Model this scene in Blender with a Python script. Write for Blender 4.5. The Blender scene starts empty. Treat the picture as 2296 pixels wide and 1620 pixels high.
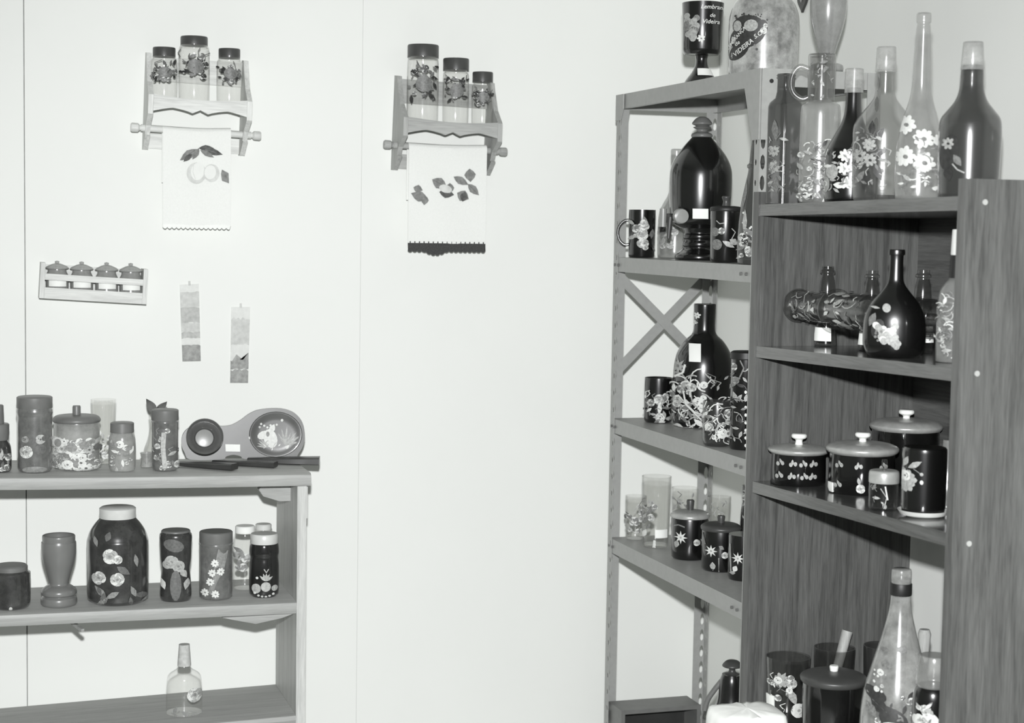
import bpy, math, random
from mathutils import Vector, Matrix
S = bpy.context.scene
PI = math.pi
# ---------------------------------------------------------------- camera
W, H = 2296, 1620
F, YAW, PITCH, ROLL, CZ = 3840.36, 0.31058, 0.077816, 0.016809, 1.75
fw = Vector((math.sin(YAW)*math.cos(PITCH), math.cos(YAW)*math.cos(PITCH), -math.sin(PITCH)))
rt = Vector((math.cos(YAW), -math.sin(YAW), 0)); up = rt.cross(fw)
r2 = rt*math.cos(ROLL) + up*math.sin(ROLL); u2 = up*math.cos(ROLL) - rt*math.sin(ROLL)
CAM = Vector((0, 0, CZ))
cd = bpy.data.cameras.new('camera'); cam = bpy.data.objects.new('camera', cd); S.collection.objects.link(cam)
cam.matrix_world = Matrix(((r2.x, u2.x, -fw.x, 0), (r2.y, u2.y, -fw.y, 0), (r2.z, u2.z, -fw.z, CZ), (0, 0, 0, 1)))
cd.sensor_width = 36; cd.lens = F/W*36; cd.clip_start = .05
cd.dof.use_dof = True; cd.dof.focus_distance = 4.3; cd.dof.aperture_fstop = 4.5
S.camera = cam
# ---------------------------------------------------------------- world, flash, exposure
w = bpy.data.worlds.new('room_air'); S.world = w; w.use_nodes = True
w.node_tree.nodes['Background'].inputs[0].default_value = (.97, .985, 1, 1)
w.node_tree.nodes['Background'].inputs[1].default_value = .2
ld = bpy.data.lights.new('camera_flash', 'SPOT'); ld.energy = 960; ld.spot_size = math.radians(82); ld.spot_blend = 1; ld.shadow_soft_size = .035; ld.color = (.985, .995, 1)
lo = bpy.data.objects.new('camera_flash', ld); lo.location = CAM + u2*.24; lo.rotation_euler = (fw + r2*((1080-W/2)/F) - u2*((1300-H/2)/F)).to_track_quat('-Z', 'Y').to_euler(); S.collection.objects.link(lo)
S.view_settings.view_transform = 'Standard'; S.view_settings.look = 'None'
S.view_settings.exposure = 0.0; S.view_settings.gamma = 1; S.view_settings.use_curve_mapping = False
# ---------------------------------------------------------------- measuring helpers
def ray(px, py): return fw + r2*((px-W/2)/F) - u2*((py-H/2)/F)
def on_x(px, py, X): d = ray(px, py); return CAM + d*(X/d.x)
def on_y(px, py, Y): d = ray(px, py); return CAM + d*(Y/d.y)
def on_z(px, py, Z): d = ray(px, py); return CAM + d*((Z-CZ)/d.z)
def proj(p):
    q = Vector(p)-CAM; d = q.dot(fw); return W/2+F*q.dot(r2)/d, H/2-F*q.dot(u2)/d, d
# ---------------------------------------------------------------- materials
def g(v, t=0): return (v*(.985-t), v, v*(.955+2*t if t else .965), 1)
def nt(name):
    m = bpy.data.materials.new(name); m.use_nodes = True; n = m.node_tree
    return m, n, n.nodes, n.links, n.nodes['Principled BSDF']
def plain(name, v, rough=.5, var=.12, scale=30, spec=.5, metal=0, bump=0, stretch=None, coat=0):
    m, n, N, L, B = nt(name)
    tc = N.new('ShaderNodeTexCoord'); no = N.new('ShaderNodeTexNoise'); no.inputs['Scale'].default_value = scale; no.inputs['Detail'].default_value = 5
    if stretch:
        mp = N.new('ShaderNodeMapping'); mp.inputs['Scale'].default_value = stretch; L.new(tc.outputs['Object'], mp.inputs[0]); L.new(mp.outputs[0], no.inputs['Vector'])
    else: L.new(tc.outputs['Object'], no.inputs['Vector'])
    cr = N.new('ShaderNodeValToRGB'); cr.color_ramp.elements[0].color = g(v*(1-var)); cr.color_ramp.elements[1].color = g(min(1, v*(1+var)))
    cr.color_ramp.elements[0].position = .3; cr.color_ramp.elements[1].position = .7
    L.new(no.outputs[0], cr.inputs[0]); L.new(cr.outputs[0], B.inputs['Base Color'])
    B.inputs['Roughness'].default_value = rough; B.inputs['Specular IOR Level'].default_value = spec; B.inputs['Metallic'].default_value = metal
    if coat: B.inputs['Coat Weight'].default_value = coat; B.inputs['Coat Roughness'].default_value = .08
    if bump:
        b = N.new('ShaderNodeBump'); b.inputs['Strength'].default_value = bump; b.inputs['Distance'].default_value = .002
        L.new(no.outputs[0], b.inputs['Height']); L.new(b.outputs[0], B.inputs['Normal'])
    return m
def wood(name, v, var=.45, axis='z', rough=.45, scale=12, coat=0):
    m, n, N, L, B = nt(name)
    tc = N.new('ShaderNodeTexCoord'); mp = N.new('ShaderNodeMapping')
    st = {'z': (9, 9, .55), 'y': (9, .55, 9), 'x': (.55, 9, 9)}[axis]
    mp.inputs['Scale'].default_value = st; L.new(tc.outputs['Object'], mp.inputs[0])
    a = N.new('ShaderNodeTexNoise'); a.inputs['Scale'].default_value = scale*.45; a.inputs['Detail'].default_value = 6; a.inputs['Distortion'].default_value = .9; a.inputs['Roughness'].default_value = .62
    b = N.new('ShaderNodeTexNoise'); b.inputs['Scale'].default_value = scale*3.2; b.inputs['Detail'].default_value = 3
    L.new(mp.outputs[0], a.inputs['Vector']); L.new(mp.outputs[0], b.inputs['Vector'])
    wv = N.new('ShaderNodeMath'); wv.operation = 'MULTIPLY_ADD'; L.new(b.outputs[0], wv.inputs[0]); wv.inputs[1].default_value = .45
    L.new(a.outputs[0], wv.inputs[2])
    cr = N.new('ShaderNodeValToRGB'); e = cr.color_ramp.elements
    e[0].position = .52; e[0].color = g(v*(1-var)); e[1].position = .92; e[1].color = g(v*(1+var))
    k = cr.color_ramp.elements.new(.71); k.color = g(v)
    L.new(wv.outputs[0], cr.inputs[0]); L.new(cr.outputs[0], B.inputs['Base Color']); B.inputs['Roughness'].default_value = rough
    if coat: B.inputs['Coat Weight'].default_value = coat; B.inputs['Coat Roughness'].default_value = .12
    return m
def glass(name, tint, opac, body, edge=.5, rough=.05, mottle=0, pw_=2.2):
    """thin walled glass: see-through tint, a share of body colour, darker where the wall is seen edge on"""
    m, n, N, L, B = nt(name); out = N['Material Output']
    B.inputs['Base Color'].default_value = g(body); B.inputs['Roughness'].default_value = .25
    tr = N.new('ShaderNodeBsdfTransparent'); tr.inputs[0].default_value = (tint, tint, tint*.995, 1)
    lw = N.new('ShaderNodeLayerWeight'); lw.inputs[0].default_value = .35
    pw = N.new('ShaderNodeMath'); pw.operation = 'POWER'; L.new(lw.outputs['Facing'], pw.inputs[0]); pw.inputs[1].default_value = pw_
    ma = N.new('ShaderNodeMath'); ma.operation = 'MULTIPLY_ADD'; L.new(pw.outputs[0], ma.inputs[0]); ma.inputs[1].default_value = edge; ma.inputs[2].default_value = opac; ma.use_clamp = True
    src = ma
    if mottle:
        tc = N.new('ShaderNodeTexCoord'); no = N.new('ShaderNodeTexNoise'); no.inputs['Scale'].default_value = 22; no.inputs['Detail'].default_value = 7; no.inputs['Roughness'].default_value = .7
        L.new(tc.outputs['Object'], no.inputs['Vector'])
        cr = N.new('ShaderNodeValToRGB'); cr.color_ramp.elements[0].position = .32; cr.color_ramp.elements[0].color = g(body*(1-mottle)); cr.color_ramp.elements[1].position = .68; cr.color_ramp.elements[1].color = g(min(.95, body*(1+mottle)))
        L.new(no.outputs[0], cr.inputs[0]); L.new(cr.outputs[0], B.inputs['Base Color'])
    mx = N.new('ShaderNodeMixShader'); L.new(src.outputs[0], mx.inputs[0]); L.new(tr.outputs[0], mx.inputs[1]); L.new(B.outputs[0], mx.inputs[2])
    gl = N.new('ShaderNodeBsdfGlossy'); gl.inputs['Roughness'].default_value = rough; gl.inputs[0].default_value = (1, 1, 1, 1)
    fr = N.new('ShaderNodeFresnel'); ge = N.new('ShaderNodeNewGeometry'); io = N.new('ShaderNodeMath'); io.operation = 'MULTIPLY_ADD'
    L.new(ge.outputs['Backfacing'], io.inputs[0]); io.inputs[1].default_value = 1/1.5-1.5; io.inputs[2].default_value = 1.5; L.new(io.outputs[0], fr.inputs[0])
    m2 = N.new('ShaderNodeMixShader'); L.new(fr.outputs[0], m2.inputs[0]); L.new(mx.outputs[0], m2.inputs[1]); L.new(gl.outputs[0], m2.inputs[2])
    L.new(m2.outputs[0], out.inputs[0])
    return m
M = dict(
 wall=plain('wall_paint', .80, .75, .01, 3), wallr=plain('side_wall_paint', .78, .8, .012, 3),
 seam=plain('seam_shadow_gap', .35, .9), floor=plain('floor_vinyl', .6, .5, .1, 6), ceil=plain('ceiling_paint', .6, .9),
 bwood=wood('walnut_laminate', .09, .4, 'z', .4), bshelf=wood('walnut_laminate_shelf', .085, .4, 'y', .25, coat=.6), bback=wood('walnut_back_board', .10, .35, 'y', .5),
 metal=plain('grey_enamelled_steel', .33, .42, .05, 60), bolt=plain('bolt_head', .12, .4), screw=plain('pale_screw_cap', .42, .4),
 lwood=wood('pale_pine', .45, .2, 'x', .5), lwoodz=wood('pale_pine_upright', .5, .2, 'z', .5), ltop=wood('grey_pine_top', .34, .15, 'x', .5),
 rackw=wood('light_rack_wood', .62, .22, 'z', .6, 14), rackwx=wood('light_rack_rail', .62, .2, 'x', .6, 14), rackd=wood('mid_rack_wood', .36, .22, 'z', .6, 14), rackdx=wood('mid_rack_rail', .36, .2, 'x', .6, 14),
 darkw=plain('dark_stained_wood', .035, .35, .2, 14), spoonw=plain('brown_glazed_wood', .095, .35, .12, 20, coat=.3),
 lid=plain('dark_plastic_lid', .10, .4, .1), lidb=plain('charcoal_plastic_lid', .055, .4, .1), lidg=plain('grey_metal_lid', .15, .4, .1), lidm=plain('pale_metal_lid', .6, .35, .08),
 alu=plain('aluminium_lid', .42, .3, .12, 60, metal=.3), knob=plain('ivory_knob', .85, .3, .02), cork=plain('cork_stopper', .5, .8, .15, 90),
 blk=plain('black_paint', .006, .12, .3, 20, coat=.6), blks=plain('matt_black', .012, .5, .3), char=plain('charcoal_glaze', .018, .15, .3, 20, coat=.5),
 white=plain('white_paper', .85, .8, .02), cloth=plain('white_cloth', .9, .95, .02, 60, bump=.3), towel=plain('white_terry_towel', .80, .95, .02, 200, bump=.4),
 croc=plain('black_crochet', .05, .9, .4, 300), tan=plain('grey_enamel_vase', .17, .3, .06, 12, coat=.3), tanl=plain('grey_enamel_rim', .27, .3, .08, 12),
 P0=plain('paint_white', .62, .5, .1, 160), P1=plain('paint_light_grey', .33, .5, .3, 200), P2=plain('paint_mid_grey', .16, .5, .35, 200), P3=plain('paint_dark', .03, .5, .3, 120),
 L0=plain('hazed_paint_light', .68, .6, .12, 160), L1=plain('hazed_paint_grey', .40, .6, .25, 160), L2=plain('hazed_paint_mid', .24, .6, .25, 160), L3=plain('hazed_paint_dark', .12, .6, .25, 160),  # haze over the left shelves put into these lifted paint tones
 gb=glass('black_glass', .03, .96, .004, .3), ga=glass('amber_glass', .16, .72, .02, .5), gam=glass('smoky_brown_glass', .55, .42, .06, .6, .14),
 gc=glass('clear_glass', .97, .03, .22, .6, .10, 0, 3.2), gcs=glass('clear_glass_faint', .985, .03, .6, .35, .06, 0, 3.5), gf=glass('grey_tinted_glass', .82, .30, .40, .5, .17, .25, 2.6),
 gg=glass('mottled_painted_glass', .4, .82, .36, .4, .18, .55), gv=glass('milky_grey_glass', .7, .6, .36, .5, .12, .2), glj=glass('grey_jar_glass', .45, .75, .18, .4, .1, .35), gll=glass('pale_jar_glass', .9, .45, .45, .4, .12, .25, 3), gld=glass('dark_jar_glass', .25, .85, .05, .4, .1, .5),  # jar glasses coloured lighter to carry the haze at left
 gdb=glass('black_glazed_glass', .02, .97, .008, .2, .06), gcm=glass('mottled_clear_glass', .8, .35, .5, .5, .14, .5), gcj=glass('clear_jar_glass', .985, .02, .45, .4, .06, 0, 3.2), gce=glass('clear_bottle_glass', .86, .10, .045, .75, .13, 0, 2), gdc=glass('clear_decanter_glass', .9, .12, .16, .6, .15, .2, 2), gam2=glass('dark_smoky_glass', .35, .6, .03, .6, .14),
)
PA = [M['P0'], M['P1'], M['P2'], M['P3']]; LA = [M['L0'], M['L1'], M['L2'], M['L3']]
def prop(o, label=None, cat=None, group=None, kind=None):
    if label: o['label'] = label
    if cat: o['category'] = cat
    if group: o['group'] = group
    if kind: o['kind'] = kind
    return o
# ---------------------------------------------------------------- mesh builder
class MB:
    def __init__(s): s.v = []; s.f = []; s.m = []
    def add(s, vs, fs, mi=0):
        k = len(s.v); s.v += [tuple(v) for v in vs]; s.f += [tuple(i+k for i in f) for f in fs]; s.m += [mi]*len(fs); return s
    def box(s, a, b, mi=0):
        x0, y0, z0 = a; x1, y1, z1 = b
        return s.add([(x0,y0,z0),(x1,y0,z0),(x1,y1,z0),(x0,y1,z0),(x0,y0,z1),(x1,y0,z1),(x1,y1,z1),(x0,y1,z1)],
                     [(0,3,2,1),(4,5,6,7),(0,1,5,4),(1,2,6,5),(2,3,7,6),(3,0,4,7)], mi)
    def prism(s, pts, fn, d0, d1, mi=0):
        """pts: outline (a,b); fn(a,b,d)->xyz"""
        n = len(pts)
        vs = [fn(a, b, d0) for a, b in pts] + [fn(a, b, d1) for a, b in pts]
        fs = [tuple(range(n))[::-1], tuple(range(n, 2*n))] + [(i, (i+1) % n, n+(i+1) % n, n+i) for i in range(n)]
        return s.add(vs, fs, mi)
    def lathe(s, prof, n=40, mi=0, sec=None, c=(0, 0)):
        """prof: (r,z) bottom to top; r==0 closes"""
        rings = []; vs = []; fs = []
        for r, z in prof:
            if r < 1e-6: rings.append([len(vs)]); vs.append((c[0], c[1], z))
            else:
                rings.append(list(range(len(vs), len(vs)+n)))
                for i in range(n):
                    a = 2*PI*i/n; q = sec(a, z) if sec else (math.cos(a), math.sin(a)); vs.append((c[0]+r*q[0], c[1]+r*q[1], z))
        for A, B in zip(rings, rings[1:]):
            for i in range(n):
                j = (i+1) % n
                if len(A) == 1 and len(B) == 1: break
                if len(A) == 1: fs.append((A[0], B[j], B[i]))
                elif len(B) == 1: fs.append((A[i], A[j], B[0]))
                else: fs.append((A[i], A[j], B[j], B[i]))
        return s.add(vs, fs, mi)
    def tube(s, pts, r, n=10, mi=0, closed=False):
        pts = [Vector(p) for p in pts]; R = r if isinstance(r, (list, tuple)) else [r]*len(pts); vs = []; fs = []; N = None
        for i, p in enumerate(pts):
            t = (pts[min(i+1, len(pts)-1)] - pts[max(i-1, 0)]).normalized()
            if N is None: N = t.orthogonal().normalized()
            N = (N - t*N.dot(t)).normalized(); Bn = t.cross(N)
            for k in range(n): a = 2*PI*k/n; vs.append(p + (N*math.cos(a) + Bn*math.sin(a))*R[i])
        for i in range(len(pts)-1):
            for k in range(n): j = (k+1) % n; fs.append((i*n+k, i*n+j, (i+1)*n+j, (i+1)*n+k))
        fs.append(tuple(range(n))[::-1]); fs.append(tuple(range(len(vs)-n, len(vs))))
        return s.add(vs, fs, mi)
    def build(s, name, mats, parent=None, loc=None, smooth=True, rot=None):
        me = bpy.data.meshes.new(name); me.from_pydata(s.v, [], s.f)
        mats = mats if isinstance(mats, list) else [mats]
        for m in mats: me.materials.append(m)
        me.polygons.foreach_set('material_index', s.m)
        me.update()
        if smooth:
            me.polygons.foreach_set('use_smooth', [True]*len(s.f)); me.set_sharp_from_angle(angle=math.radians(38))
        o = bpy.data.objects.new(name, me); S.collection.objects.link(o)
        if parent: o.parent = parent
        if loc is not None: o.location = loc
        if rot is not None: o.rotation_euler = rot
        return o
def empty(name, loc, rz=0):
    o = bpy.data.objects.new(name, None); S.collection.objects.link(o); o.location = loc; o.rotation_euler = (0, 0, rz); o.empty_display_size = .05; return o
# ---------------------------------------------------------------- painted motifs, in photo-measured units (x, y down)
def ell(x, y, a, b, t=0, n=10, m=0): return ([(x+a*math.cos(q)*math.cos(t)-b*math.sin(q)*math.sin(t), y+a*math.cos(q)*math.sin(t)+b*math.sin(q)*math.cos(t)) for q in [2*PI*i/n for i in range(n)]], m)
def daisy(x, y, R, n=9, m=0, c=3, cr=.3, sq=1):
    o = []
    for i in range(n):
        a = 2*PI*i/n+x*.37+y; q = .56+.07*math.sin(i*2.7+x); o.append(ell(x+R*q*math.cos(a), y+R*q*sq*math.sin(a), R*.44, R*.27, a+.15*math.sin(i*5), 8, m))
    o.append(ell(x, y, R*.62, R*.62*sq, 0, 10, m)); o.append(ell(x+R*.05, y+R*.04, R*cr*.85, R*cr*sq*.7, .4, 8, c)); return o
def rose(x, y, R, m=1, hi=0, lo=2):
    rn = random.Random(int(x*7+y)); o = []
    for i in range(6):
        a = i*PI/3+rn.random(); o.append(ell(x+R*.45*math.cos(a), y+R*.45*math.sin(a), R*.55, R*.4, a+PI/2, 10, m if i % 2 else hi))
    o.append(ell(x, y, R*.5, R*.45, 0, 10, m))
    for i in range(5):
        a = rn.random()*6; o.append(ell(x+R*.4*math.cos(a), y+R*.4*math.sin(a), R*.25, R*.07, a+PI/2, 6, [hi, lo][i % 2]))
    o.append(ell(x, y, R*.18, R*.18, 0, 7, lo)); return o
def leaf(x, y, L, Wd, a, m=2, v=None):
    o = [([(x+math.cos(a)*u*L-math.sin(a)*w*Wd, y+math.sin(a)*u*L+math.cos(a)*w*Wd) for u, w in [(0,0),(.2,.3),(.45,.5),(.7,.36),(1,0),(.7,-.36),(.45,-.5),(.2,-.3)]], m)]
    if v is not None: o.append(([(x+math.cos(a)*u*L-math.sin(a)*w, y+math.sin(a)*u*L+math.cos(a)*w) for u, w in [(.1,.5),(.85,.3),(.85,-.3),(.1,-.5)]], v))
    return o
def star(x, y, R, n=7, m=0, c=2, t=0):
    p = []
    for i in range(2*n): a = PI*i/n+t; q = R if i % 2 == 0 else R*.42; p.append((x+q*math.cos(a), y+q*math.sin(a)))
    return [(p, m), ell(x, y, R*.18, R*.18, 0, 7, c)]
def grapes(x, y, w, h, n=16, ms=(1, 1, 0), r=None):
    rn = random.Random(int(x+y*3)); o = []; r = r or w*.2
    for i in range(n):
        t = i/n; o.append(ell(x+(rn.random()-.5)*w*(1-.65*t), y+h*t+(rn.random()-.5)*r, r, r, 0, 9, rn.choice(ms)))
    return o
def stroke(pts, w, m=0):
    o = []
    for (x0, y0), (x1, y1) in zip(pts, pts[1:]):
        L = math.hypot(x1-x0, y1-y0) or 1; nx, ny = -(y1-y0)/L*w/2, (x1-x0)/L*w/2
        o.append(([(x0+nx, y0+ny), (x1+nx, y1+ny), (x1-nx, y1-ny), (x0-nx, y0-ny)], m))
    return o
def scat(x0, y0, x1, y1, n, seed=1, R=9, kinds='rdlds', mats=(0, 1, 2)):
    rn = random.Random(seed); o = []
    for i in range(n):
        x = x0+(x1-x0)*rn.random(); y = y0+(y1-y0)*rn.random(); k = rn.choice(kinds); r = R*(.6+.7*rn.random()); m = rn.choice(mats)
        if k == 'r': o += rose(x, y, r, m)
        elif k == 'd': o += daisy(x, y, r, 7, m, 3)
        elif k == 'l': o += leaf(x, y, r*2, r*.8, rn.random()*6.3, m)
        elif k == 's': o += stroke([(x, y), (x+r*(rn.random()-.5)*2, y-r), (x+r*(rn.random()-.5)*3, y-r*1.8)], max(1.6, R*.2), m)
        elif k == 'c':
            t0 = rn.random()*6.3; q = r*(.8+rn.random()); o += stroke([(x+q*math.cos(t0+.45*j), y+q*math.sin(t0+.45*j)) for j in range(5)], max(1.8, R*.24), m)
        elif k == 'o': o += [ell(x, y, r*.35, r*.35, 0, 7, m)]
    return o
def text2d(txt, x, y, size, ang=0, shear=.25, m=0):
    cu = bpy.data.curves.new('t', 'FONT'); cu.body = txt; cu.size = 1; cu.shear = shear; cu.resolution_u = 3; cu.offset = .012
    ob = bpy.data.objects.new('t', cu); S.collection.objects.link(ob); bpy.context.view_layer.update()
    me = bpy.data.meshes.new_from_object(ob.evaluated_get(bpy.context.evaluated_depsgraph_get()))
    o = [('mesh', [(x+size*(v.co.x*math.cos(ang)-v.co.y*math.sin(ang)), y-size*(v.co.x*math.sin(ang)+v.co.y*math.cos(ang))) for v in me.vertices], [tuple(p.vertices) for p in me.polygons], m)]
    bpy.data.objects.remove(ob); bpy.data.curves.remove(cu); bpy.data.meshes.remove(me); return o
def lay(mb, shapes, fn, base=1):
    """fn(x,y,eps) -> local point; every motif is a thin layer of paint"""
    e = .0008
    for sh in shapes:
        if sh[0] == 'mesh':
            mb.add([fn(x, y, e+.0006) for x, y in sh[1]], sh[2], base+sh[3]); continue
        P, m = sh; n = len(P); cx = sum(p[0] for p in P)/n; cy = sum(p[1] for p in P)/n
        vs = [fn(cx, cy, e)]+[fn(cx+(x-cx)*.5, cy+(y-cy)*.5, e) for x, y in P]+[fn(x, y, e) for x, y in P]
        fs = [(0, 1+(i+1) % n, 1+i) for i in range(n)]+[(1+i, 1+(i+1) % n, 1+n+(i+1) % n, 1+n+i) for i in range(n)]
        mb.add(vs, fs, base+m); e += .00003
# ---------------------------------------------------------------- the vessel builder
def sq_section(p=6, rot=0, sx=1, sy=1):
    def f(a, z=0):
        b = a-rot; c, s_ = math.cos(b), math.sin(b); k = 1/((abs(c)**p+abs(s_)**p)**(1/p)); x, y = k*c*sx, k*s_*sy
        return (x*math.cos(rot)-y*math.sin(rot), x*math.sin(rot)+y*math.cos(rot))
    return f
def prof_m(prof, base, mp):
    """photo profile [(y, r)] top to bottom -> metres [(r,z)] bottom to top"""
    return [(max(r, 0)*mp, (base-y)*mp) for y, r in prof][::-1]
def fine(pr, n=4):
    """smooth the corners of a profile (catmull-rom)"""
    if len(pr) < 3: return pr
    o = []
    for i in range(len(pr)-1):
        p0, p1, p2, p3 = pr[max(i-1, 0)], pr[i], pr[i+1], pr[min(i+2, len(pr)-1)]
        for k in range(n):
            t = k/n; q = []
            for j in (0, 1):
                a, b, c, d = p0[j], p1[j], p2[j], p3[j]
                q.append(.5*((2*b)+(-a+c)*t+(2*a-5*b+4*c-d)*t*t+(-a+3*b-3*c+d)*t**3))
            o.append((max(q[0], 0), q[1]))
    o.append(pr[-1]); return o
def vessel(name, label, cat, loc, parts, group=None, sticker=None, extra=None, lean=0):
    """parts: dicts name, prof [(y,r)...top->bottom], mat, deco, pal, open, sm, sec, knob child"""
    x0, base, d = proj(loc); mp = d/F
    face = -math.atan2(loc[0], loc[1])          # local -Y to the open side of the room
    xt, yt, _ = proj((loc[0], loc[1], loc[2]+.3)); xa = lambda y: x0+(xt-x0)*(base-y)/(base-yt)
    single = len(parts) == 1 and not sticker and not extra
    root = None if single else empty(name, loc, face)
    objs = {}
    for p in parts:
        pr = prof_m(p['prof'], base, mp)
        if p is parts[0]:
            z0 = pr[0][1]; zt = pr[-1][1]; pr = [(r, 0.0006+(z-z0)*(zt/(zt-z0))) for r, z in pr]
        if p.get('sm', 1): pr = fine(pr)
        if p is parts[0]: pr = [(r, max(z, .0006)) for r, z in pr]
        R = list(pr); sec = p.get('sec')
        body = [(0, pr[0][1])]+pr
        if p.get('open'):
            t = .0022; body += [(max(r-t, .001), z) for r, z in pr[::-1] if z > pr[0][1]+.004]+[(0, pr[0][1]+.004)]
        else: body.append((0, pr[-1][1]))
        mb = MB(); mb.lathe(body, p.get('n', 40), 0, sec)
        def rad(z):
            if z <= R[0][1]: return R[0][0]
            for (ra, za), (rb, zb) in zip(R, R[1:]):
                if za <= z <= zb and zb > za: return ra+(rb-ra)*(z-za)/(zb-za)
            return R[-1][0]
        def fn(x, y, e):
            z = (base-y)*mp; z = max(.002, z); r = max(rad(z), .002); s_ = max(-.96, min(.96, (x-xa(y))*mp/r))
            a = -PI/2+math.asin(s_)
            if sec:
                q = sec(a, z); k = math.hypot(*q); aa = math.atan2(q[1], q[0])
                return ((r*k+e)*math.cos(aa), (r*k+e)*math.sin(aa), z)
            return ((r+e)*math.cos(a), (r+e)*math.sin(a), z)
        if p.get('deco'): lay(mb, p['deco'], fn)
        mats = [p['mat']]+(p.get('pal') or PA) if p.get('deco') else [p['mat']]
        par = objs.get(p.get('of')) or root
        o = mb.build(name if single else p['name'], mats, par, loc if single else None)
        if single: o.rotation_euler = (0, 0, face)
        objs[p['name']] = o
        if p is parts[0]: fn0 = fn
        if p.get('label') and not single: o['label'] = p['label']
        if sticker and p['name'] == (sticker[4] if len(sticker) > 4 else parts[0]['name']):
            sx0, sy0, sx1, sy1 = sticker[:4]; mb2 = MB(); nn = 8
            vs = []; 
            for e in (.0005, .0035):
                for j in range(3):
                    for i in range(nn+1): vs.append(fn(sx0+(sx1-sx0)*i/nn, sy1+(sy0-sy1)*j/2, e))
            fs = []; k = 3*(nn+1)
            for j in range(2):
                for i in range(nn):
                    a = j*(nn+1)+i; fs.append((a+k, a+1+k, a+nn+2+k, a+nn+1+k)); fs.append((a, a+nn+1, a+nn+2, a+1))
            for i in range(nn): fs.append((i, i+1, i+1+k, i+k)); b = 2*(nn+1)+i; fs.append((b+1, b, b+k, b+1+k))
            for j in range(2): a = j*(nn+1); fs.append((a, a+k, a+nn+1+k, a+nn+1)); a += nn; fs.append((a, a+nn+1, a+nn+1+k, a+k))
            mb2.add(vs, fs); lb = mb2.build('paper_label', M['white'], root); lb['label'] = 'small white paper sticker'
    if extra: extra(root, mp, base, x0, objs)
    t = o if single else root
    if lean: t.rotation_euler = (t.rotation_euler[0], lean, t.rotation_euler[2])
    return prop(t, label, cat, group)
def handle(pts, r, mat, name='handle', parent=None):
    def ex(root, mp, base, x0, objs):
        P = [Vector(((x-x0)*mp, 0, (base-y)*mp)) for x, y in pts]; out = []
        for i in range(len(P)-1):
            a, b, c, d = P[max(i-1, 0)], P[i], P[i+1], P[min(i+2, len(P)-1)]
            for k in range(4):
                t = k/4; out.append(.5*((2*b)+(-a+c)*t+(2*a-5*b+4*c-d)*t*t+(-a+3*b-3*c+d)*t**3))
        out.append(P[-1]); mb = MB(); mb.tube(out, r*mp, 10); mb.build(name, mat, root)
    return ex
def at_x(px, py, X, z): return (X, on_x(px, py, X).y, z)
def at_y(px, py, Y, z): return (on_y(px, py, Y).x, Y, z)
def at_z(px, py, z): p = on_z(px, py, z); return (p.x, p.y, z)
# ================================================================ THE ROOM
def struct(name, mb, m): o = mb.build(name, m, smooth=False); o['kind'] = 'structure'; return o
XR, YB = 2.275, 5.0
b = MB()
for x0, x1 in ((-2.6, -.83), (-.827, .1635), (.1665, 1.1262), (1.1268, XR)): b.box((x0, YB, 0), (x1, YB+.012, 3.5))
b.box((-2.6, YB+.0125, 0), (XR+.05, YB+.06, 3.5), 1)
struct('wall_back', b, [M['wall'], M['seam']])
struct('wall_right', MB().box((XR, -1, 0), (XR+.05, YB-.0005, 3.5)), M['wallr'])
struct('wall_left', MB().box((-2.65, -1, 0), (-2.6, YB+.06, 3.5)), M['wall'])
struct('floor', MB().box((-2.65, -1, -.05), (XR+.05, YB+.06, 0)), M['floor'])
struct('ceiling', MB().box((-2.65, -1, 3.5), (XR+.05, YB+.06, 3.55)), M['ceil'])
# ================================================================ STEEL RACK
RX, RD, RYF, RYN = 1.824, .322, 4.719, 3.765
RZ = [2.142, 1.669, 1.193, .836, .13]
def perforated(mb, p, wdir, width, z0, z1, tdir, th=.0018, pitch=.05, hr=.0065, off=.5, tall=1.25):
    p = Vector(p); wd = Vector(wdir); td = Vector(tdir); k = int(round((z1-z0)/pitch)); pitch = (z1-z0)/k
    for i in range(k):
        a = z0+i*pitch; c = (width*off, a+pitch/2)
        outer = [(width, c[1]), (width, a+pitch), (c[0], a+pitch), (0, a+pitch), (0, c[1]), (0, a), (c[0], a), (width, a)]
        inner = [(c[0]+hr*math.cos(t), c[1]+tall*hr*math.sin(t)) for t in [PI/4*j for j in range(8)]]
        vs = []
        for e in (0, th):
            for u, z in outer+inner: q = p+wd*u+td*e; vs.append((q.x, q.y, z))
        fs = []
        for j in range(8):
            n = (j+1) % 8; fs += [(j, n, 8+n, 8+j), (16+n, 16+j, 24+j, 24+n), (8+j, 8+n, 24+n, 24+j)]
            if j in (7, 0, 3, 4): fs.append((n, j, 16+j, 16+n))
        mb.add(vs, fs)
rack = empty('steel_shelving_rack', (RX, RYN, 0))
prop(rack, 'tall grey slotted-angle steel rack with five shelves and a cross brace', 'shelving')
def rel(o, root): o.parent = root; o.matrix_parent_inverse = Matrix.Translation(-root.location); return o
FWD = .03
for cx, cy, sx, sy in ((RX, RYF, 1, -1), (RX, RYN, 1, 1), (RX+RD, RYF, -1, -1), (RX+RD, RYN, -1, 1)):
    b = MB(); perforated(b, (cx, cy, 0), (0, sy, 0), FWD, .0, RZ[0]-.0005, (sx, 0, 0), off=.70); perforated(b, (cx+sx*.002, cy, 0), (sx, 0, 0), FWD+.004, .0, RZ[0]-.0005, (0, sy, 0), off=.21, tall=2.9)
    rel(b.build('post', M['metal'], smooth=False), rack)
i = .0025
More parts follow.
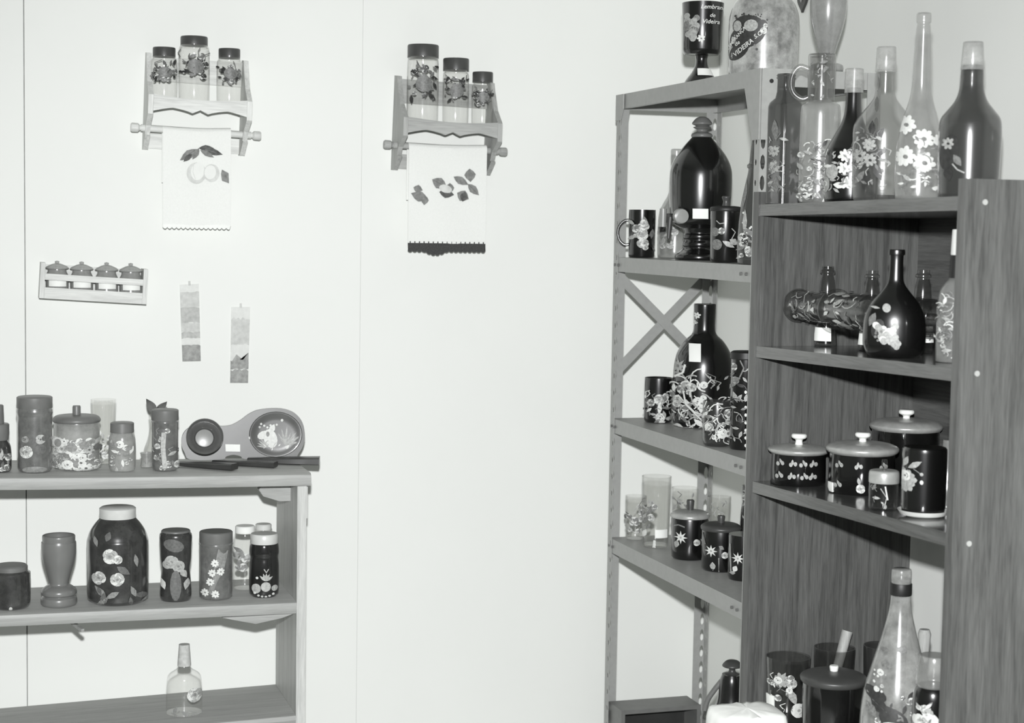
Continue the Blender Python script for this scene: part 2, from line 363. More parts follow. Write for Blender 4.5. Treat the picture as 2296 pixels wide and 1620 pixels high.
for k, z in enumerate(RZ):
    b = MB(); x0, x1, y0, y1 = RX+i, RX+RD-i, RYN+i, RYF-i; h = .042
    b.box((x0, y0, z-.0015), (x1, y1, z)); b.box((x0, y0, z-h), (x0+.0015, y1, z-.0015)); b.box((x1-.0015, y0, z-h), (x1, y1, z-.0015))
    b.box((x0+.0015, y0, z-h), (x1-.0015, y0+.0015, z-.0015)); b.box((x0+.0015, y1-.0015, z-h), (x1-.0015, y1, z-.0015))
    b.box((x0+.0015, y0+.0015, z-h), (x0+.014, y1-.0015, z-h+.0015)); b.box((x1-.014, y0+.0015, z-h), (x1-.0015, y1-.0015, z-h+.0015))
    sh = rel(b.build('shelf', M['metal'], smooth=False), rack)
    for yy in (RYF-.012, RYF-.03-.008, RYN+.055, RYN+.085):
        if k == 0 and yy < RYF-.06: continue
        bb = MB(); bb.tube([(RX-.003, yy, z-.022), (RX+i+.001, yy, z-.022)], .0045, 6)
        o = bb.build('bolt', M['bolt'], sh)
for yy, s_, wd, hh in ((RYF, -1, .058, .075), (RYN, 1, .085, .17)):    # gusset plates under the top shelf
    b = MB(); z = RZ[0]-.001; pts = [(0, 0), (wd, 0), (wd, -.042), (.036, -hh), (0, -hh)]
    b.prism(pts, lambda a, c, d: (RX+d, yy+s_*a, z+c), -.004, -.0005); rel(b.build('gusset_plate', M['metal'], smooth=False), rack)
    b = MB(); b.prism([(0, 0), (wd*.7, 0), (wd*.7, -.042), (.036, -hh), (0, -hh)] if s_ < 0 else [(0, 0), (.046, 0), (.04, -.042), (.033, -hh), (0, -hh)], lambda a, c, d: (RX+a, yy+s_*d, z+c), -.0045, -.001)
    g2 = rel(b.build('gusset_plate', M['metal'], smooth=False), rack)
    if s_ > 0:
        for zz in (.03, .095): o = MB().tube([(RX+.024, yy-.0015, z-zz), (RX+.024, yy-.0068, z-zz)], .0052, 8).build('bolt', M['blks'], g2)
for a, c in (((RX+.012, 1.62), (RX+RD-.012, 1.345)), ((RX+RD-.012, 1.62), (RX+.012, 1.325))):
    dx, dz = c[0]-a[0], c[1]-a[1]; L = math.hypot(dx, dz); nx, nz = -dz/L*.0145, dx/L*.0145; yo = RYF+(.001 if a[0] < c[0] else .004)
    b = MB(); b.prism([(a[0]+nx, a[1]+nz), (c[0]+nx, c[1]+nz), (c[0]-nx, c[1]-nz), (a[0]-nx, a[1]-nz)], lambda p, q, d: (p, yo+d, q), 0, .002)
    rel(b.build('cross_brace', M['metal'], smooth=False), rack)
# ================================================================ WALNUT BOOKCASE
BX, BD, BF, BN = 1.797, .44, 3.705, 2.850
book = empty('walnut_bookcase', (BX, BN, 0)); prop(book, 'tall walnut laminate open bookcase filling the right edge of the frame', 'bookcase')
rel(MB().box((BX, BF, 0), (BX+BD, BF+.03, 1.845)).build('side_panel', M['bwood'], smooth=False), book)
nearp = rel(MB().box((BX, BN-.024, 0), (BX+BD, BN, 1.857)).build('side_panel', M['bwood'], smooth=False), book)
BZ = [(1.815, 1.824), (1.479, 1.499), (1.154, 1.180), (.585, .600)]
def bz(k, y): a, c = BZ[k]; return a+(c-a)*(BF-y)/(BF-BN)
for k, (za, zc) in enumerate(BZ):
    t = .027; y0, y1 = BN+.0004, BF-.0004; b = MB(); x0, x1 = BX+.002, BX+BD-.008
    b.add([(x0,y0,zc-t),(x1,y0,zc-t),(x1,y1,za-t),(x0,y1,za-t),(x0,y0,zc),(x1,y0,zc),(x1,y1,za),(x0,y1,za)], [(0,3,2,1),(4,5,6,7),(0,1,5,4),(1,2,6,5),(2,3,7,6),(3,0,4,7)])
    rel(b.build('shelf', M['bshelf'], smooth=False), book)
rel(MB().box((BX+BD-.0075, BN+.0004, 1.14), (BX+BD-.0005, BF-.0004, 1.80)).build('back_panel', M['bback'], smooth=False), book)
for px, py in ((2208, 453), (2190, 837), (2172, 1218)):
    p = on_y(px, py, BN-.024); b = MB(); b.tube([(p.x, BN-.0235, p.z), (p.x, BN-.0262, p.z)], .0055, 14)
    o = b.build('screw_cap', M['screw'], nearp)
# ================================================================ PINE SHELF UNIT, LEFT
LY0, LY1 = 4.50, 4.82
unit = empty('pine_shelf_unit', (.86, LY0, 0)); prop(unit, 'pale pine open shelf unit standing against the white wall at left', 'shelving')
def board(z0, z1, t, x0, x1, m, sag=0, lip=.0):
    b = MB(); n = 16; ed = [(0, -t*.5), (.004, -t*.12), (.012, 0), (LY1-LY0, 0), (LY1-LY0, -t), (.006, -t)]
    vs = []; fs = []
    for i in range(n+1):
        u = i/n; x = x0+(x1-x0)*u; z = z0+(z1-z0)*u - sag*math.sin(PI*u)
        for y, dz in ed: vs.append((x, LY0+y, z+dz))
    k = len(ed)
    for i in range(n):
        for j in range(k): fs.append((i*k+j, (i+1)*k+j, (i+1)*k+(j+1) % k, i*k+(j+1) % k))
    fs.append(tuple(range(k))); fs.append(tuple(range(n*k, n*k+k))[::-1])
    b.add(vs, fs); return rel(b.build('shelf', m), unit)
ZL = lambda x: 1.099-.0185*(x-.08)
ux0, ux1 = .848, .873
board(1.112, 1.085, .034, -.42, .885, M['ltop'], .004)
board(.748, .738, .033, -.42, ux0-.0005, M['ltop'], .0)
board(.400, .428, .030, -.42, ux0-.0005, M['ltop'], 0)
for x0, x1 in ((ux0, ux1), (-.445, -.4205)): rel(MB().box((x0, LY0+.004, 0), (x1, LY1, 1.0505 if x0 > 0 else 1.075)).build('side_board', M['lwoodz'], smooth=False), unit)
b = MB(); b.prism([(0, 0), (.075, 0), (.075, -.055), (.045, -.055), (.0, -.04), (-.012, -.022)], lambda a, c, d: (ux0-.0755+a, LY0+.1+d, 1.051+c), 0, .03); rel(b.build('corner_cleat', M['ltop'], smooth=False), unit)
rel(MB().box((ux1+.0005, LY0+.05, .955), (ux1+.012, LY0+.1, 1.05)).build('side_cleat', M['lwoodz'], smooth=False), unit)
b = MB(); b.prism([(0, 0), (.19, .0), (.16, -.010), (.09, -.022), (.03, -.008)], lambda a, c, d: (ux0-.2+a, LY0+.004+d, .7047+c), 0, .04); rel(b.build('shelf_cleat', M['ltop'], smooth=False), unit)
p0 = on_y(135, 1402, LY0+.10); p1 = on_y(186, 1418, LY0+.02)
b = MB(); q0 = Vector((p0.x, LY0+.16, .7065)); q1 = Vector((p1.x, LY0+.03, .684)); b.tube([q0, q1], .006, 4); rel(b.build('loose_batten', M['ltop'], smooth=False), unit)
# ================================================================ ON TOP OF THE STEEL RACK
def P(name, prof, mat, **k): d = dict(name=name, prof=prof, mat=M[mat]); d.update(k); return d
zt = RZ[0]+.0005
goblet_deco = grapes(1551, 45, 34, 48, 26, (1, 1, 2), 7)+daisy(1572, 92, 9, 7, 0, 2)+text2d('Lembrança', 1571, 27, 13, 0, .3)+text2d('de', 1590, 45, 12)+text2d('Videira', 1574, 59, 13)
vessel('goblet', 'huge black glass goblet lettered in white on top of the steel rack', 'goblet', at_x(1572, 182, RX+.075, zt),
 [P('foot', [(126, 15), (134, 13), (146, 15), (158, 22), (168, 31), (176, 37), (181, 38)], 'gb'), P('bowl', [(10, 47), (60, 45), (113, 44), (119, 42), (124, 38), (125, 14)], 'gb', deco=goblet_deco, sm=0, open=1)], sticker=(1565, 155, 1597, 171, 'foot'))
jug_deco = [ell(1680, 68, 36, 24, .15, 20, 3), ell(1668, 92, 30, 26, -.3, 18, 3), ell(1690, 92, 30, 17, -.62, 18, 3), ell(1658, 120, 26, 16, -.7, 18, 3), ell(1707, 74, 14, 20, .3, 14, 3)]+scat(1648, 40, 1722, 60, 26, 4, 6, 'o', (3, 3))+scat(1645, 60, 1716, 130, 16, 9, 7, 'o', (3, 2))+[ell(1656, 66, 9, 12, 0, 14, 1), ell(1685, 67, 15, 13, 0, 16, 1)]+rose(1712, 79, 9, 0, 1)+rose(1716, 68, 6, 1)+text2d('LEMBRANÇA', 1637, 116, 10, .85)+text2d('de', 1653, 111, 12, .6)+text2d('VIDEIRA', 1651, 134, 14, .66)+text2d('S.C', 1694, 97, 13, .6)
vessel('demijohn', 'mottled pale glass demijohn with dark painted patch and white lettering on the rack', 'jug', at_x(1710, 168, RX+.13, zt),
 [P('body', [(-62, 22), (-58, 24), (-40, 22), (-25, 26), (-12, 44), (3, 62), (20, 72), (45, 78), (100, 78), (160, 76), (168, 70)], 'gg', deco=jug_deco)])
hp = on_x(1795, 2, XR-.012); b = MB()
pts = [(math.sin(t)**3*.028, (.022*math.cos(t)-.0085*math.cos(2*t)-.003*math.cos(3*t)-.001*math.cos(4*t))*1.15) for t in [2*PI*i/28 for i in range(28)]]
b.prism(pts, lambda a, c, d: (d, -a, c), -.004, .004); b.prism([(x*.25-.001, y*.25+.004) for x, y in pts], lambda a, c, d: (d, -a, c), -.006, -.0045, 1)
prop(b.build('heart_ornament', [M['darkw'], M['P1']], None, (XR-.005, hp.y, hp.z)), 'small dark heart ornament hanging on the wall at the top edge', 'ornament')
vessel('tulip_vase', 'tall grey tulip-shaped glass vase on the near corner of the rack', 'vase', at_x(1853, 160, RX+.20, zt),
 [P('body', [(-60, 34), (-30, 39), (8, 41), (40, 39), (70, 33), (100, 24), (125, 17), (138, 15), (144, 22), (150, 36), (162, 37), (166, 34)], 'gv', open=1)])
# ================================================================ BOOKCASE, TOP SHELF
def B1(px, py, X): y = on_x(px, py, X).y; return (X, y, bz(0, y)+.0008)
gp = 'painted bottles along the top of the bookcase'
sq = sq_section(7, PI*.235)
vessel('square_bottle', 'square dark glass bottle with flowers on its left face, beside the rack post', 'bottle', B1(1757, 380, BX+.042),
 [P('body', [(169, 15), (173, 17), (176, 15), (205, 15), (222, 18), (232, 27), (241, 30), (300, 30), (455, 30)], 'gam', sec=sq, sm=0, n=64, deco=daisy(1737, 340, 13, 8, 1, 2)+daisy(1738, 375, 14, 8, 1, 2)+leaf(1738, 270, 50, 14, 1.5, 2)+leaf(1740, 395, 40, 14, 1.5, 2)+scat(1724, 310, 1752, 430, 30, 3, 8, 'cls', (1, 2, 2)))], gp)
cl = B1(1836, 380, BX+.06)
vessel('carafe', 'clear painted glass carafe carrying an upturned mug on its neck', 'carafe', cl,
 [P('body', [(160, 12), (200, 13), (225, 18), (234, 36), (246, 44), (300, 45), (430, 45), (450, 44), (455, 40)], 'gf', deco=scat(1796, 320, 1858, 445, 90, 8, 9, 'cclsr', (1, 1, 2, 2, 0, 3))+stroke([(1846, 260), (1845, 330), (1844, 430)], 0.1, 0))], gp)  # last hairline stroke paints in the highlight running down the glass
x0, yb_, d_ = proj(cl); mpc = d_/F; zm = cl[2]+(yb_-232)*mpc+.004
mb = MB(); rr = 30*mpc; hm = 103*mpc
mr = empty('glass_mug', (cl[0], cl[1], zm), -math.atan2(cl[0], cl[1])); prop(mr, 'clear glass mug upturned over the neck of the painted carafe', 'mug')
mb.lathe([(rr-.003, 0), (rr, 0), (rr, hm*.4), (rr*1.02, hm-.004), (rr*.98, hm), (0, hm), (0, hm-.005), (rr-.004, hm-.006), (rr-.003, 0)], 40)
lay(mb, scat(-26, 10, 26, 95, 20, 5, 7, 'ls', (1, 2)), lambda x, y, e: ((rr+e)*math.sin(max(-1.4, min(1.4, x*mpc/rr))), -(rr+e)*math.cos(max(-1.4, min(1.4, x*mpc/rr))), max(.004, hm-y*mpc)))
mb.build('body', [M['gdc']]+PA, mr)
hp_ = [(-29, 70), (-48, 76), (-62, 62), (-67, 38), (-60, 16), (-42, 4), (-29, 8)]; hv = [Vector((x*mpc, 0, z*mpc)) for x, z in hp_]; out = []
for i_ in range(len(hv)-1):
    a_, b_, c_, d2 = hv[max(i_-1, 0)], hv[i_], hv[i_+1], hv[min(i_+2, len(hv)-1)]
    for k_ in range(4): t = k_/4; out.append(.5*((2*b_)+(-a_+c_)*t+(2*a_-5*b_+4*c_-d2)*t*t+(-a_+3*b_-3*c_+d2)*t**3))
MB().tube(out+[hv[-1]], 6*mpc, 10).build('handle', M['gdc'], mr)
vessel('wine_bottle', 'black bottle with pale cap and painted fruit between carafe and clear bottle', 'bottle', B1(1909, 380, BX+.073),
 [P('body', [(200, 16), (212, 17), (250, 19), (275, 26), (300, 40), (325, 54), (345, 59), (430, 59), (445, 55)], 'gb', deco=[ell(1867, 387, 13, 17, 0, 14, 1), ell(1852, 415, 10, 18, .1, 12, 1)]+daisy(1895, 352, 15, 7, 0, 1)+daisy(1893, 380, 15, 7, 0, 1)+daisy(1898, 412, 14, 7, 0, 1)+leaf(1870, 415, 26, 14, .2, 0)+scat(1850, 340, 1915, 435, 34, 6, 8, 'cls', (0, 1, 1, 2))),
  P('cap', [(157, 18), (158, 20), (210, 21), (211, 20)], 'gcm', sm=0)], gp)
vessel('decanter_bottle', 'clear round bottle with tall frosted cap and dark-leaved flowers, third cap from the right', 'bottle', B1(1979, 380, BX+.073),
 [P('body', [(160, 20), (185, 21), (215, 23), (232, 33), (250, 48), (270, 62), (290, 68), (350, 68), (425, 66), (440, 62)], 'gdc', deco=leaf(1955, 310, 36, 16, -1.5, 3, 2)+leaf(1960, 320, 36, 18, -.9, 3, 2)+leaf(1950, 385, 42, 20, 1.9, 3)+leaf(1962, 370, 40, 20, 1.2, 3)+leaf(1940, 385, 36, 14, 2.2, 2)+leaf(1962, 350, 30, 15, -.4, 3)+daisy(1950, 328, 15, 8, 1, 2)+daisy(1930, 352, 16, 8, 1, 3)+daisy(1952, 362, 15, 8, 1, 3)+scat(1915, 300, 2000, 430, 40, 9, 9, 'lsc', (1, 2, 2))),
  P('cap', [(109, 20), (111, 21), (163, 23), (165, 22)], 'gcm', sm=0)], gp)
vessel('longneck_bottle', 'tall long-necked clear bottle painted with large white daisies', 'bottle', B1(2060, 380, BX+.063),
 [P('body', [(35, 13), (38, 16), (55, 16), (58, 14), (75, 16), (130, 19), (190, 21), (225, 27), (260, 38), (300, 47), (340, 51), (420, 52), (436, 50)], 'gf', deco=daisy(2033, 282, 22, 9, 0, 2)+daisy(2070, 314, 23, 9, 0, 2)+daisy(2031, 353, 23, 9, 0, 2)+daisy(2071, 367, 24, 9, 0, 2)+daisy(2103, 318, 16, 9, 0, 2)+leaf(2060, 395, 26, 12, .2, 0)+scat(2015, 385, 2105, 430, 26, 6, 9, 'cl', (0, 1, 2))+scat(2045, 290, 2108, 400, 14, 2, 8, 'cl', (1, 2)))], gp)
vessel('brown_bottle', 'large smoky dark bottle with tall cap beside the near bookcase panel', 'bottle', B1(2172, 380, BX+.103),
 [P('body', [(150, 23), (165, 25), (200, 27), (225, 36), (245, 52), (262, 65), (285, 69), (330, 69), (420, 66), (430, 62)], 'gam', deco=[ell(2130, 345, 20, 40, .2, 16, 3)]+daisy(2128, 325, 14, 7, 1, 3)+stroke([(2137, 370), (2148, 383), (2163, 390)], 3, 1)+leaf(2125, 375, 34, 20, 1.4, 3)+leaf(2140, 350, 30, 16, 1, 2)),
  P('cap', [(98, 21), (100, 22), (158, 26), (160, 25)], 'gcm', sm=0)], gp)
# ================================================================ BOOKCASE, SECOND SHELF
def B2(px, py, X, k=1): y = on_x(px, py, X).y; return (X, y, bz(k, y)+.0008)
gq = 'small clear neck bottles standing on the second bookcase shelf'
def neckb(px, y0, by, lab, X, st):
    s_ = (by-y0)/195
    vessel('small_bottle', lab, 'bottle', B2(px, by, X), [P('body', [(y0, 14*s_), (y0+8*s_, 14*s_), (y0+11*s_, 17*s_), (y0+17*s_, 17*s_), (y0+19*s_, 13*s_), (y0+38*s_, 17*s_), (y0+60*s_, 19*s_), (y0+115*s_, 21*s_), (y0+150*s_, 23*s_), (y0+185*s_, 26*s_), (y0+193*s_, 24*s_)], 'gce')], gq, sticker=st)
neckb(1851, 597, 786, 'small clear bottle with white sticker, farthest of three behind the lying jars', BX+.16, (1829, 733, 1862, 763))
neckb(1950, 607, 793, 'small clear bottle partly behind the dark wine flask, middle of three', BX+.16, (1925, 742, 1945, 772))
neckb(2064, 606, 803, 'small clear bottle with white sticker right of the dark wine flask', BX+.23, (2074, 730, 2104, 766))
def lying(px0, px1, pyc, rpx, X, lab, seed):
    a = on_x(px0, pyc-(0), X); y0 = a.y; y1 = on_x(px1, pyc, X).y; dd = proj((X, (y0+y1)/2, 1.5))[2]; R = rpx*dd/F; L = y0-y1; zc = a.z
    b = MB(); prof = [(0, 0), (R*.9, 0), (R*1.08, .004), (R*1.1, .014), (R*.93, .022), (R*.95, .05), (R*.97, L*.8), (R*.9, L*.93), (R*.7, L), (R*.66, L), (R*.85, L*.9), (R*.9, .06), (R*.85, .026), (0, .02)]
    b.lathe(fine(prof, 3), 36); rn = random.Random(seed); sh = scat(0, -60, 100, 60, 46, seed, 11, 'clsl', (0, 1, 1, 2, 3))
    def fn(x, y, e): z = .03+(L-.05)*x/100; an = PI/2*y/60; r = R*.96+e+.0004; return (-r*math.cos(an), r*math.sin(an), max(.025, min(L*.85, z)))
    lay(b, sh, fn)
    o = b.build('lying_jar', [M['gce']]+PA, None, (X, y0, zc), rot=(PI/2, 0, 0)); return prop(o, lab, 'jar', 'painted jars lying on their sides on the bookcase')
LX = BX+.16-.072
lying(1786, 1868, 683, 34, LX, 'painted glass jar lying on its side, farthest, its ringed base facing left', 3)
lying(1870, 1975, 692, 42, LX-.004, 'painted glass jar lying on its side just left of the dark flask', 5)
lying(2005, 2100, 702, 42, LX+.075, 'painted glass jar lying on its side behind the dark wine flask', 7)
fl = sq_section(2, 0, 1, .62)
vessel('wine_flask', 'flattened dark round wine flask with painted pale grapes on second shelf', 'flask', B2(2005, 740, BX+.064),
 [P('body', [(560, 17), (563, 18), (572, 18), (576, 15), (620, 16), (637, 20), (655, 33), (680, 53), (710, 66), (740, 69), (770, 68), (792, 60), (800, 48)], 'gb', sec=fl, n=56, deco=[ell(1989, 689, 9, 10, 0, 14, 1)]+leaf(1965, 700, 34, 16, 2, 2)+leaf(1975, 690, 22, 6, 3.3, 1)+[ell(1970, 735, 14, 22, .3, 12, 3)]+grapes(1990, 727, 52, 36, 26, (1, 1, 0), 8)+grapes(2008, 755, 26, 22, 8, (1, 1), 7)+scat(1958, 740, 1990, 765, 6, 3, 8, 'o', (1, 2)))])
vessel('clear_bottle', 'clear painted bottle with dark neck and pale cap tucked against the near panel', 'bottle', B2(2140, 806, BX+.10),
 [P('body', [(580, 13), (617, 15), (635, 28), (655, 38), (690, 42), (790, 43), (806, 41)], 'gf', deco=scat(2105, 660, 2140, 800, 56, 12, 9, 'ccl', (0, 1, 1, 2))),
  P('neck_sleeve', [(572, 15), (576, 16), (620, 18), (626, 18)], 'blks', sm=0), P('cap', [(515, 14), (517, 15), (570, 17), (572, 16)], 'lidm', sm=0)])
# ================================================================ BOOKCASE, THIRD SHELF
def B3(px, py, X=None):
    if X: y = on_x(px, py, X).y; return (X, y, bz(2, y)+.0008)
    z = 1.165
    for _ in range(4): p = on_z(px, py, z); z = bz(2, p.y)
    return (min(max(p.x, BX+.05), BX+BD-.1), p.y, z+.0008)
gt = 'lidded dark enamel pots on the third bookcase shelf'
def potknob(x, y0, y1): return P('knob', [(y0, 14), (y0+3, 17), (y0+9, 16), (y0+14, 8), (y1, 9)], 'knob', of='lid')
def sprigs(xs, ys, m=1): 
    o = []
    for j, y in enumerate(ys):
        for k, x in enumerate(xs): o += leaf(x, y, 14, 6, 1.2+.4*(k % 2), m)+[ell(x-4, y+12, 4, 5, 0, 8, m), ell(x+6, y+10, 4, 5, 0, 8, m)]
    return o
pa = B3(1790, 1040, 1.882)
vessel('enamel_pot', 'smallest black lidded pot, farthest left on the third bookcase shelf', 'pot', pa,
 [P('body', [(1006, 60), (1050, 61), (1078, 61), (1084, 58)], 'blk', sm=0, deco=sprigs([1750, 1778, 1800, 1822], [1022], 1)+sprigs([1748, 1775, 1802, 1820], [1050], 1)),
  P('lid', [(995, 12), (997, 44), (1003, 66), (1009, 68), (1014, 62)], 'alu'), potknob(1797, 971, 996)], gt)
vessel('enamel_pot', 'middle-sized black lidded pot with sprig pattern, second from the left', 'pot', B3(1932, 1060, 1.95),
 [P('body', [(1006, 71), (1050, 73), (1104, 73), (1112, 69)], 'blk', sm=0, deco=sprigs([1883, 1925, 1978], [1026], 1)+rose(1930, 1085, 12, 1)+sprigs([1880, 1962], [1070], 1)+leaf(1925, 1060, 18, 8, 1.4, 1)),
  P('lid', [(988, 14), (991, 55), (999, 78), (1008, 80), (1014, 74)], 'alu'), potknob(1931, 968, 991)], gt, sticker=(1858, 1078, 1871, 1103))
pc = (2.14, on_x(2030, 1000, 2.14).y, 0); pc = (pc[0], pc[1], bz(2, pc[1])+.0008)
vessel('enamel_pot', 'largest black lidded pot standing at the back of the third shelf', 'pot', pc,
 [P('body', [(957, 74), (1000, 75), (1085, 75), (1092, 70)], 'blk', sm=0), P('lid', [(936, 14), (940, 60), (950, 79), (957, 80), (962, 76)], 'alu'), potknob(2028, 917, 940)], gt)
dl = B3(2052, 1158); dl = (max(dl[0], BX+.075), dl[1], dl[2])
vessel('saucer', 'pale shallow dish under the dark flowered jar on the third shelf', 'dish', dl,
 [P('body', [(1142, 56), (1146, 55), (1160, 50), (1166, 40), (1168, 38)], 'lidm', open=1, sm=0)])
x_, yd, dd = proj(dl); 
vessel('canister', 'tall black jar with a large pale flower standing on a pale dish', 'jar', (dl[0], dl[1], dl[2]+.0065),
 [P('body', [(1001, 46), (1006, 48), (1012, 49), (1100, 49), (1142, 48), (1150, 44)], 'gb', deco=leaf(2028, 1042, 26, 12, -1.15, 1)+leaf(2038, 1044, 34, 13, -.5, 1)+daisy(2030, 1072, 27, 12, 1, 1)+rose(2032, 1062, 14, 0)+stroke([(2050, 1045), (2065, 1055)], 2, 2)+[ell(2067, 1056, 4, 4, 0, 8, 1), ell(2067, 1074, 4, 5, 0, 8, 0)])])
vessel('small_jar', 'small clear glass jar with pale lid in front of the black pots', 'jar', B3(1972, 1142),
 [P('body', [(1072, 32), (1080, 33), (1136, 33), (1144, 30)], 'gce', deco=stroke([(1975, 1090), (1988, 1110), (1982, 1135)], 2, 1)+stroke([(1985, 1085), (1990, 1115)], 3, 0)+scat(1950, 1090, 1990, 1135, 8, 4, 7, 'ls', (2, 1))),
  P('lid', [(1052, 24), (1056, 33), (1078, 34), (1080, 33)], 'alu'), P('knob', [(1029, 6), (1052, 7)], 'gc', of='lid', sm=0)])
vessel('clear_bottle', 'clear textured bottle half hidden by the near panel on the third shelf', 'bottle', B3(2124, 1080, BX+.16),
 [P('body', [(985, 12), (1010, 13), (1060, 17), (1100, 24), (1140, 25), (1150, 22)], 'gf')])
# ================================================================ BOOKCASE, BOTTOM COMPARTMENT
def B4(px, X): y = on_x(px, 1560, X).y; return (X, y, bz(3, y)+.0008)
vessel('glass_tumbler', 'wide clear tumbler with painted flowers, front left of the bottom compartment', 'glass', B4(1765, BX+.07),
 [P('body', [(1468, 50), (1475, 50), (1540, 46), (1600, 42), (1606, 38)], 'gce', open=1, sm=0, deco=daisy(1752, 1512, 17, 9, 1, 1)+rose(1775, 1518, 14, 1)+leaf(1770, 1530, 40, 18, 1.2, 1)+rose(1790, 1580, 20, 0, 0, 1)+scat(1725, 1500, 1795, 1590, 22, 7, 8, 'lsr', (1, 2, 0)))], sticker=(1712, 1550, 1738, 1576))
g2l = B4(1868, BX+.198)
vessel('glass_tumbler', 'dark-rimmed clear tumbler holding a wooden stick behind the lidded pot', 'glass', g2l,
 [P('body', [(1448, 46), (1455, 46), (1540, 42), (1580, 40)], 'gce', open=1, sm=0)])
vessel('glass_tumbler', 'dark-rimmed clear tumbler behind the left side of the large painted bottle', 'glass', B4(1975, BX+.30),
 [P('body', [(1444, 42), (1450, 42), (1540, 38), (1580, 36)], 'gam', open=1, sm=0)])
gx, gy, gz = g2l; mp4 = proj(g2l)[2]/F; b = MB()
top = on_y(1900, 1413, gy+.0); b.tube([(gx-.018, gy, gz+.012), (gx-.001, gy, gz+.08), (top.x, gy, top.z)], [.009, .0105, .0135], 12)
prop(b.build('wooden_stick', M['rackd'], None), 'pale wooden stick leaning out of a tumbler in the bottom compartment', 'stick')
vessel('enamel_pot', 'wide black lidded pot low in the bottom compartment, beside the big bottle', 'pot', B4(1868, BX+.08),
 [P('body', [(1518, 67), (1560, 68), (1660, 68), (1668, 64)], 'blk', sm=0), P('lid', [(1500, 16), (1503, 50), (1511, 72), (1520, 74), (1526, 70)], 'lidb'), P('knob', [(1488, 9), (1492, 10), (1505, 8), (1510, 9)], 'knob', of='lid')])
vessel('large_bottle', 'large mottled painted bottle with black neck band, low in the bookcase', 'bottle', B4(2012, BX+.085),
 [P('body', [(1290, 20), (1327, 22), (1350, 25), (1380, 33), (1420, 46), (1460, 60), (1500, 73), (1540, 80), (1600, 82), (1660, 80), (1670, 74)], 'gcm', deco=leaf(1955, 1550, 50, 30, .6, 3, 2)+leaf(1990, 1560, 46, 32, 1.1, 3)+[ell(1965, 1540, 26, 14, .3, 14, 3), ell(2005, 1590, 34, 24, .5, 14, 3), ell(1990, 1475, 12, 9, 0, 10, 2), ell(2022, 1440, 12, 7, 0, 10, 2), ell(1985, 1445, 9, 6, 0, 10, 2)]+leaf(1945, 1560, 38, 22, .9, 2, 1)+leaf(1980, 1606, 40, 14, .1, 1)+[ell(2005, 1605, 26, 10, .1, 12, 0)]+scat(1955, 1490, 1990, 1535, 10, 3, 7, 'ro', (1, 0))+scat(1970, 1540, 2060, 1610, 16, 5, 9, 'lr', (2, 3, 1))),
  P('neck_band', [(1300, 23), (1302, 24), (1325, 24), (1327, 23)], 'blks', sm=0), P('cap', [(1268, 18), (1273, 22), (1300, 22), (1301, 21)], 'gcm')])
vessel('painted_jar', 'dark jar with pale flowers squeezed between big bottle and near panel', 'jar', B4(2092, BX+.05),
 [P('body', [(1530, 34), (1545, 44), (1600, 46), (1680, 46)], 'gb', deco=rose(2062, 1602, 17, 0, 0, 1)+rose(2088, 1600, 20, 0, 0, 1)+rose(2075, 1575, 12, 1)+scat(2055, 1560, 2100, 1618, 16, 2, 8, 'rl', (0, 1, 2))),
  P('lid', [(1462, 26), (1468, 34), (1520, 38), (1532, 36)], 'gf')])
h = B4(2068, BX+.22); hz = on_x(2073, 1410, BX+.22).z
b = MB(); b.lathe([(0, 0), (.012, 0), (.013, .05), (.009, hz-h[2]-.13), (.009, hz-h[2]-.08), (.0145, hz-h[2]-.01), (.011, hz-h[2]), (0, hz-h[2])], 20)
prop(b.build('wooden_pestle', M['rackd'], None, h), 'pale tapered wooden handle standing up behind the big bottle', 'pestle')
# white cloth bundle in front of the bookcase foot
b = MB(); a0 = on_y(1624, 1580, 3.33); a1 = on_y(1784, 1604, 3.33); zt_ = a0.z-.036
x0c, x1c, y0c, y1c = a0.x, min(a1.x, BX-.004), 3.33, 3.46
ring = []
for i in range(40):
    t = 2*PI*i/40; c, s_ = math.cos(t), math.sin(t); k = 1/((abs(c)**5+abs(s_)**5)**.2); ring.append(((x0c+x1c)/2+c*k*(x1c-x0c)/2, (y0c+y1c)/2+s_*k*(y1c-y0c)/2, 1+.012*math.sin(7*t)+.01*math.sin(13*t+1)))
vs = []; lev = [(0, 1.0), (.25, .99), (zt_-.05, .985), (zt_-.02, .97), (zt_-.005, .93), (zt_, .86), (zt_+.004, .5)]
mx_, my_ = (x0c+x1c)/2, (y0c+y1c)/2
for z, k in lev:
    for x, y, q in ring: vs.append((mx_+(x-mx_)*k*(q if z < zt_-.03 else 1)*.98, my_+(y-my_)*k*(q if z < zt_-.03 else 1)*.98, max(0.001, z+(.002*math.sin(9*x*20)+.003*math.cos(y*22) if z > .3 else 0))))
vs.append((mx_, my_, zt_+.006)); fs = [(r*40+i, r*40+(i+1) % 40, (r+1)*40+(i+1) % 40, (r+1)*40+i) for r in range(len(lev)-1) for i in range(40)]+[((len(lev)-1)*40+i, (len(lev)-1)*40+(i+1) % 40, len(vs)-1) for i in range(40)]+[tuple(range(40))[::-1]]
b.add(vs, fs); prop(b.build('cloth_covered_box', M['cloth'], None), 'bright white cloth-draped box at the foot of the bookcase, bottom edge', 'cloth')
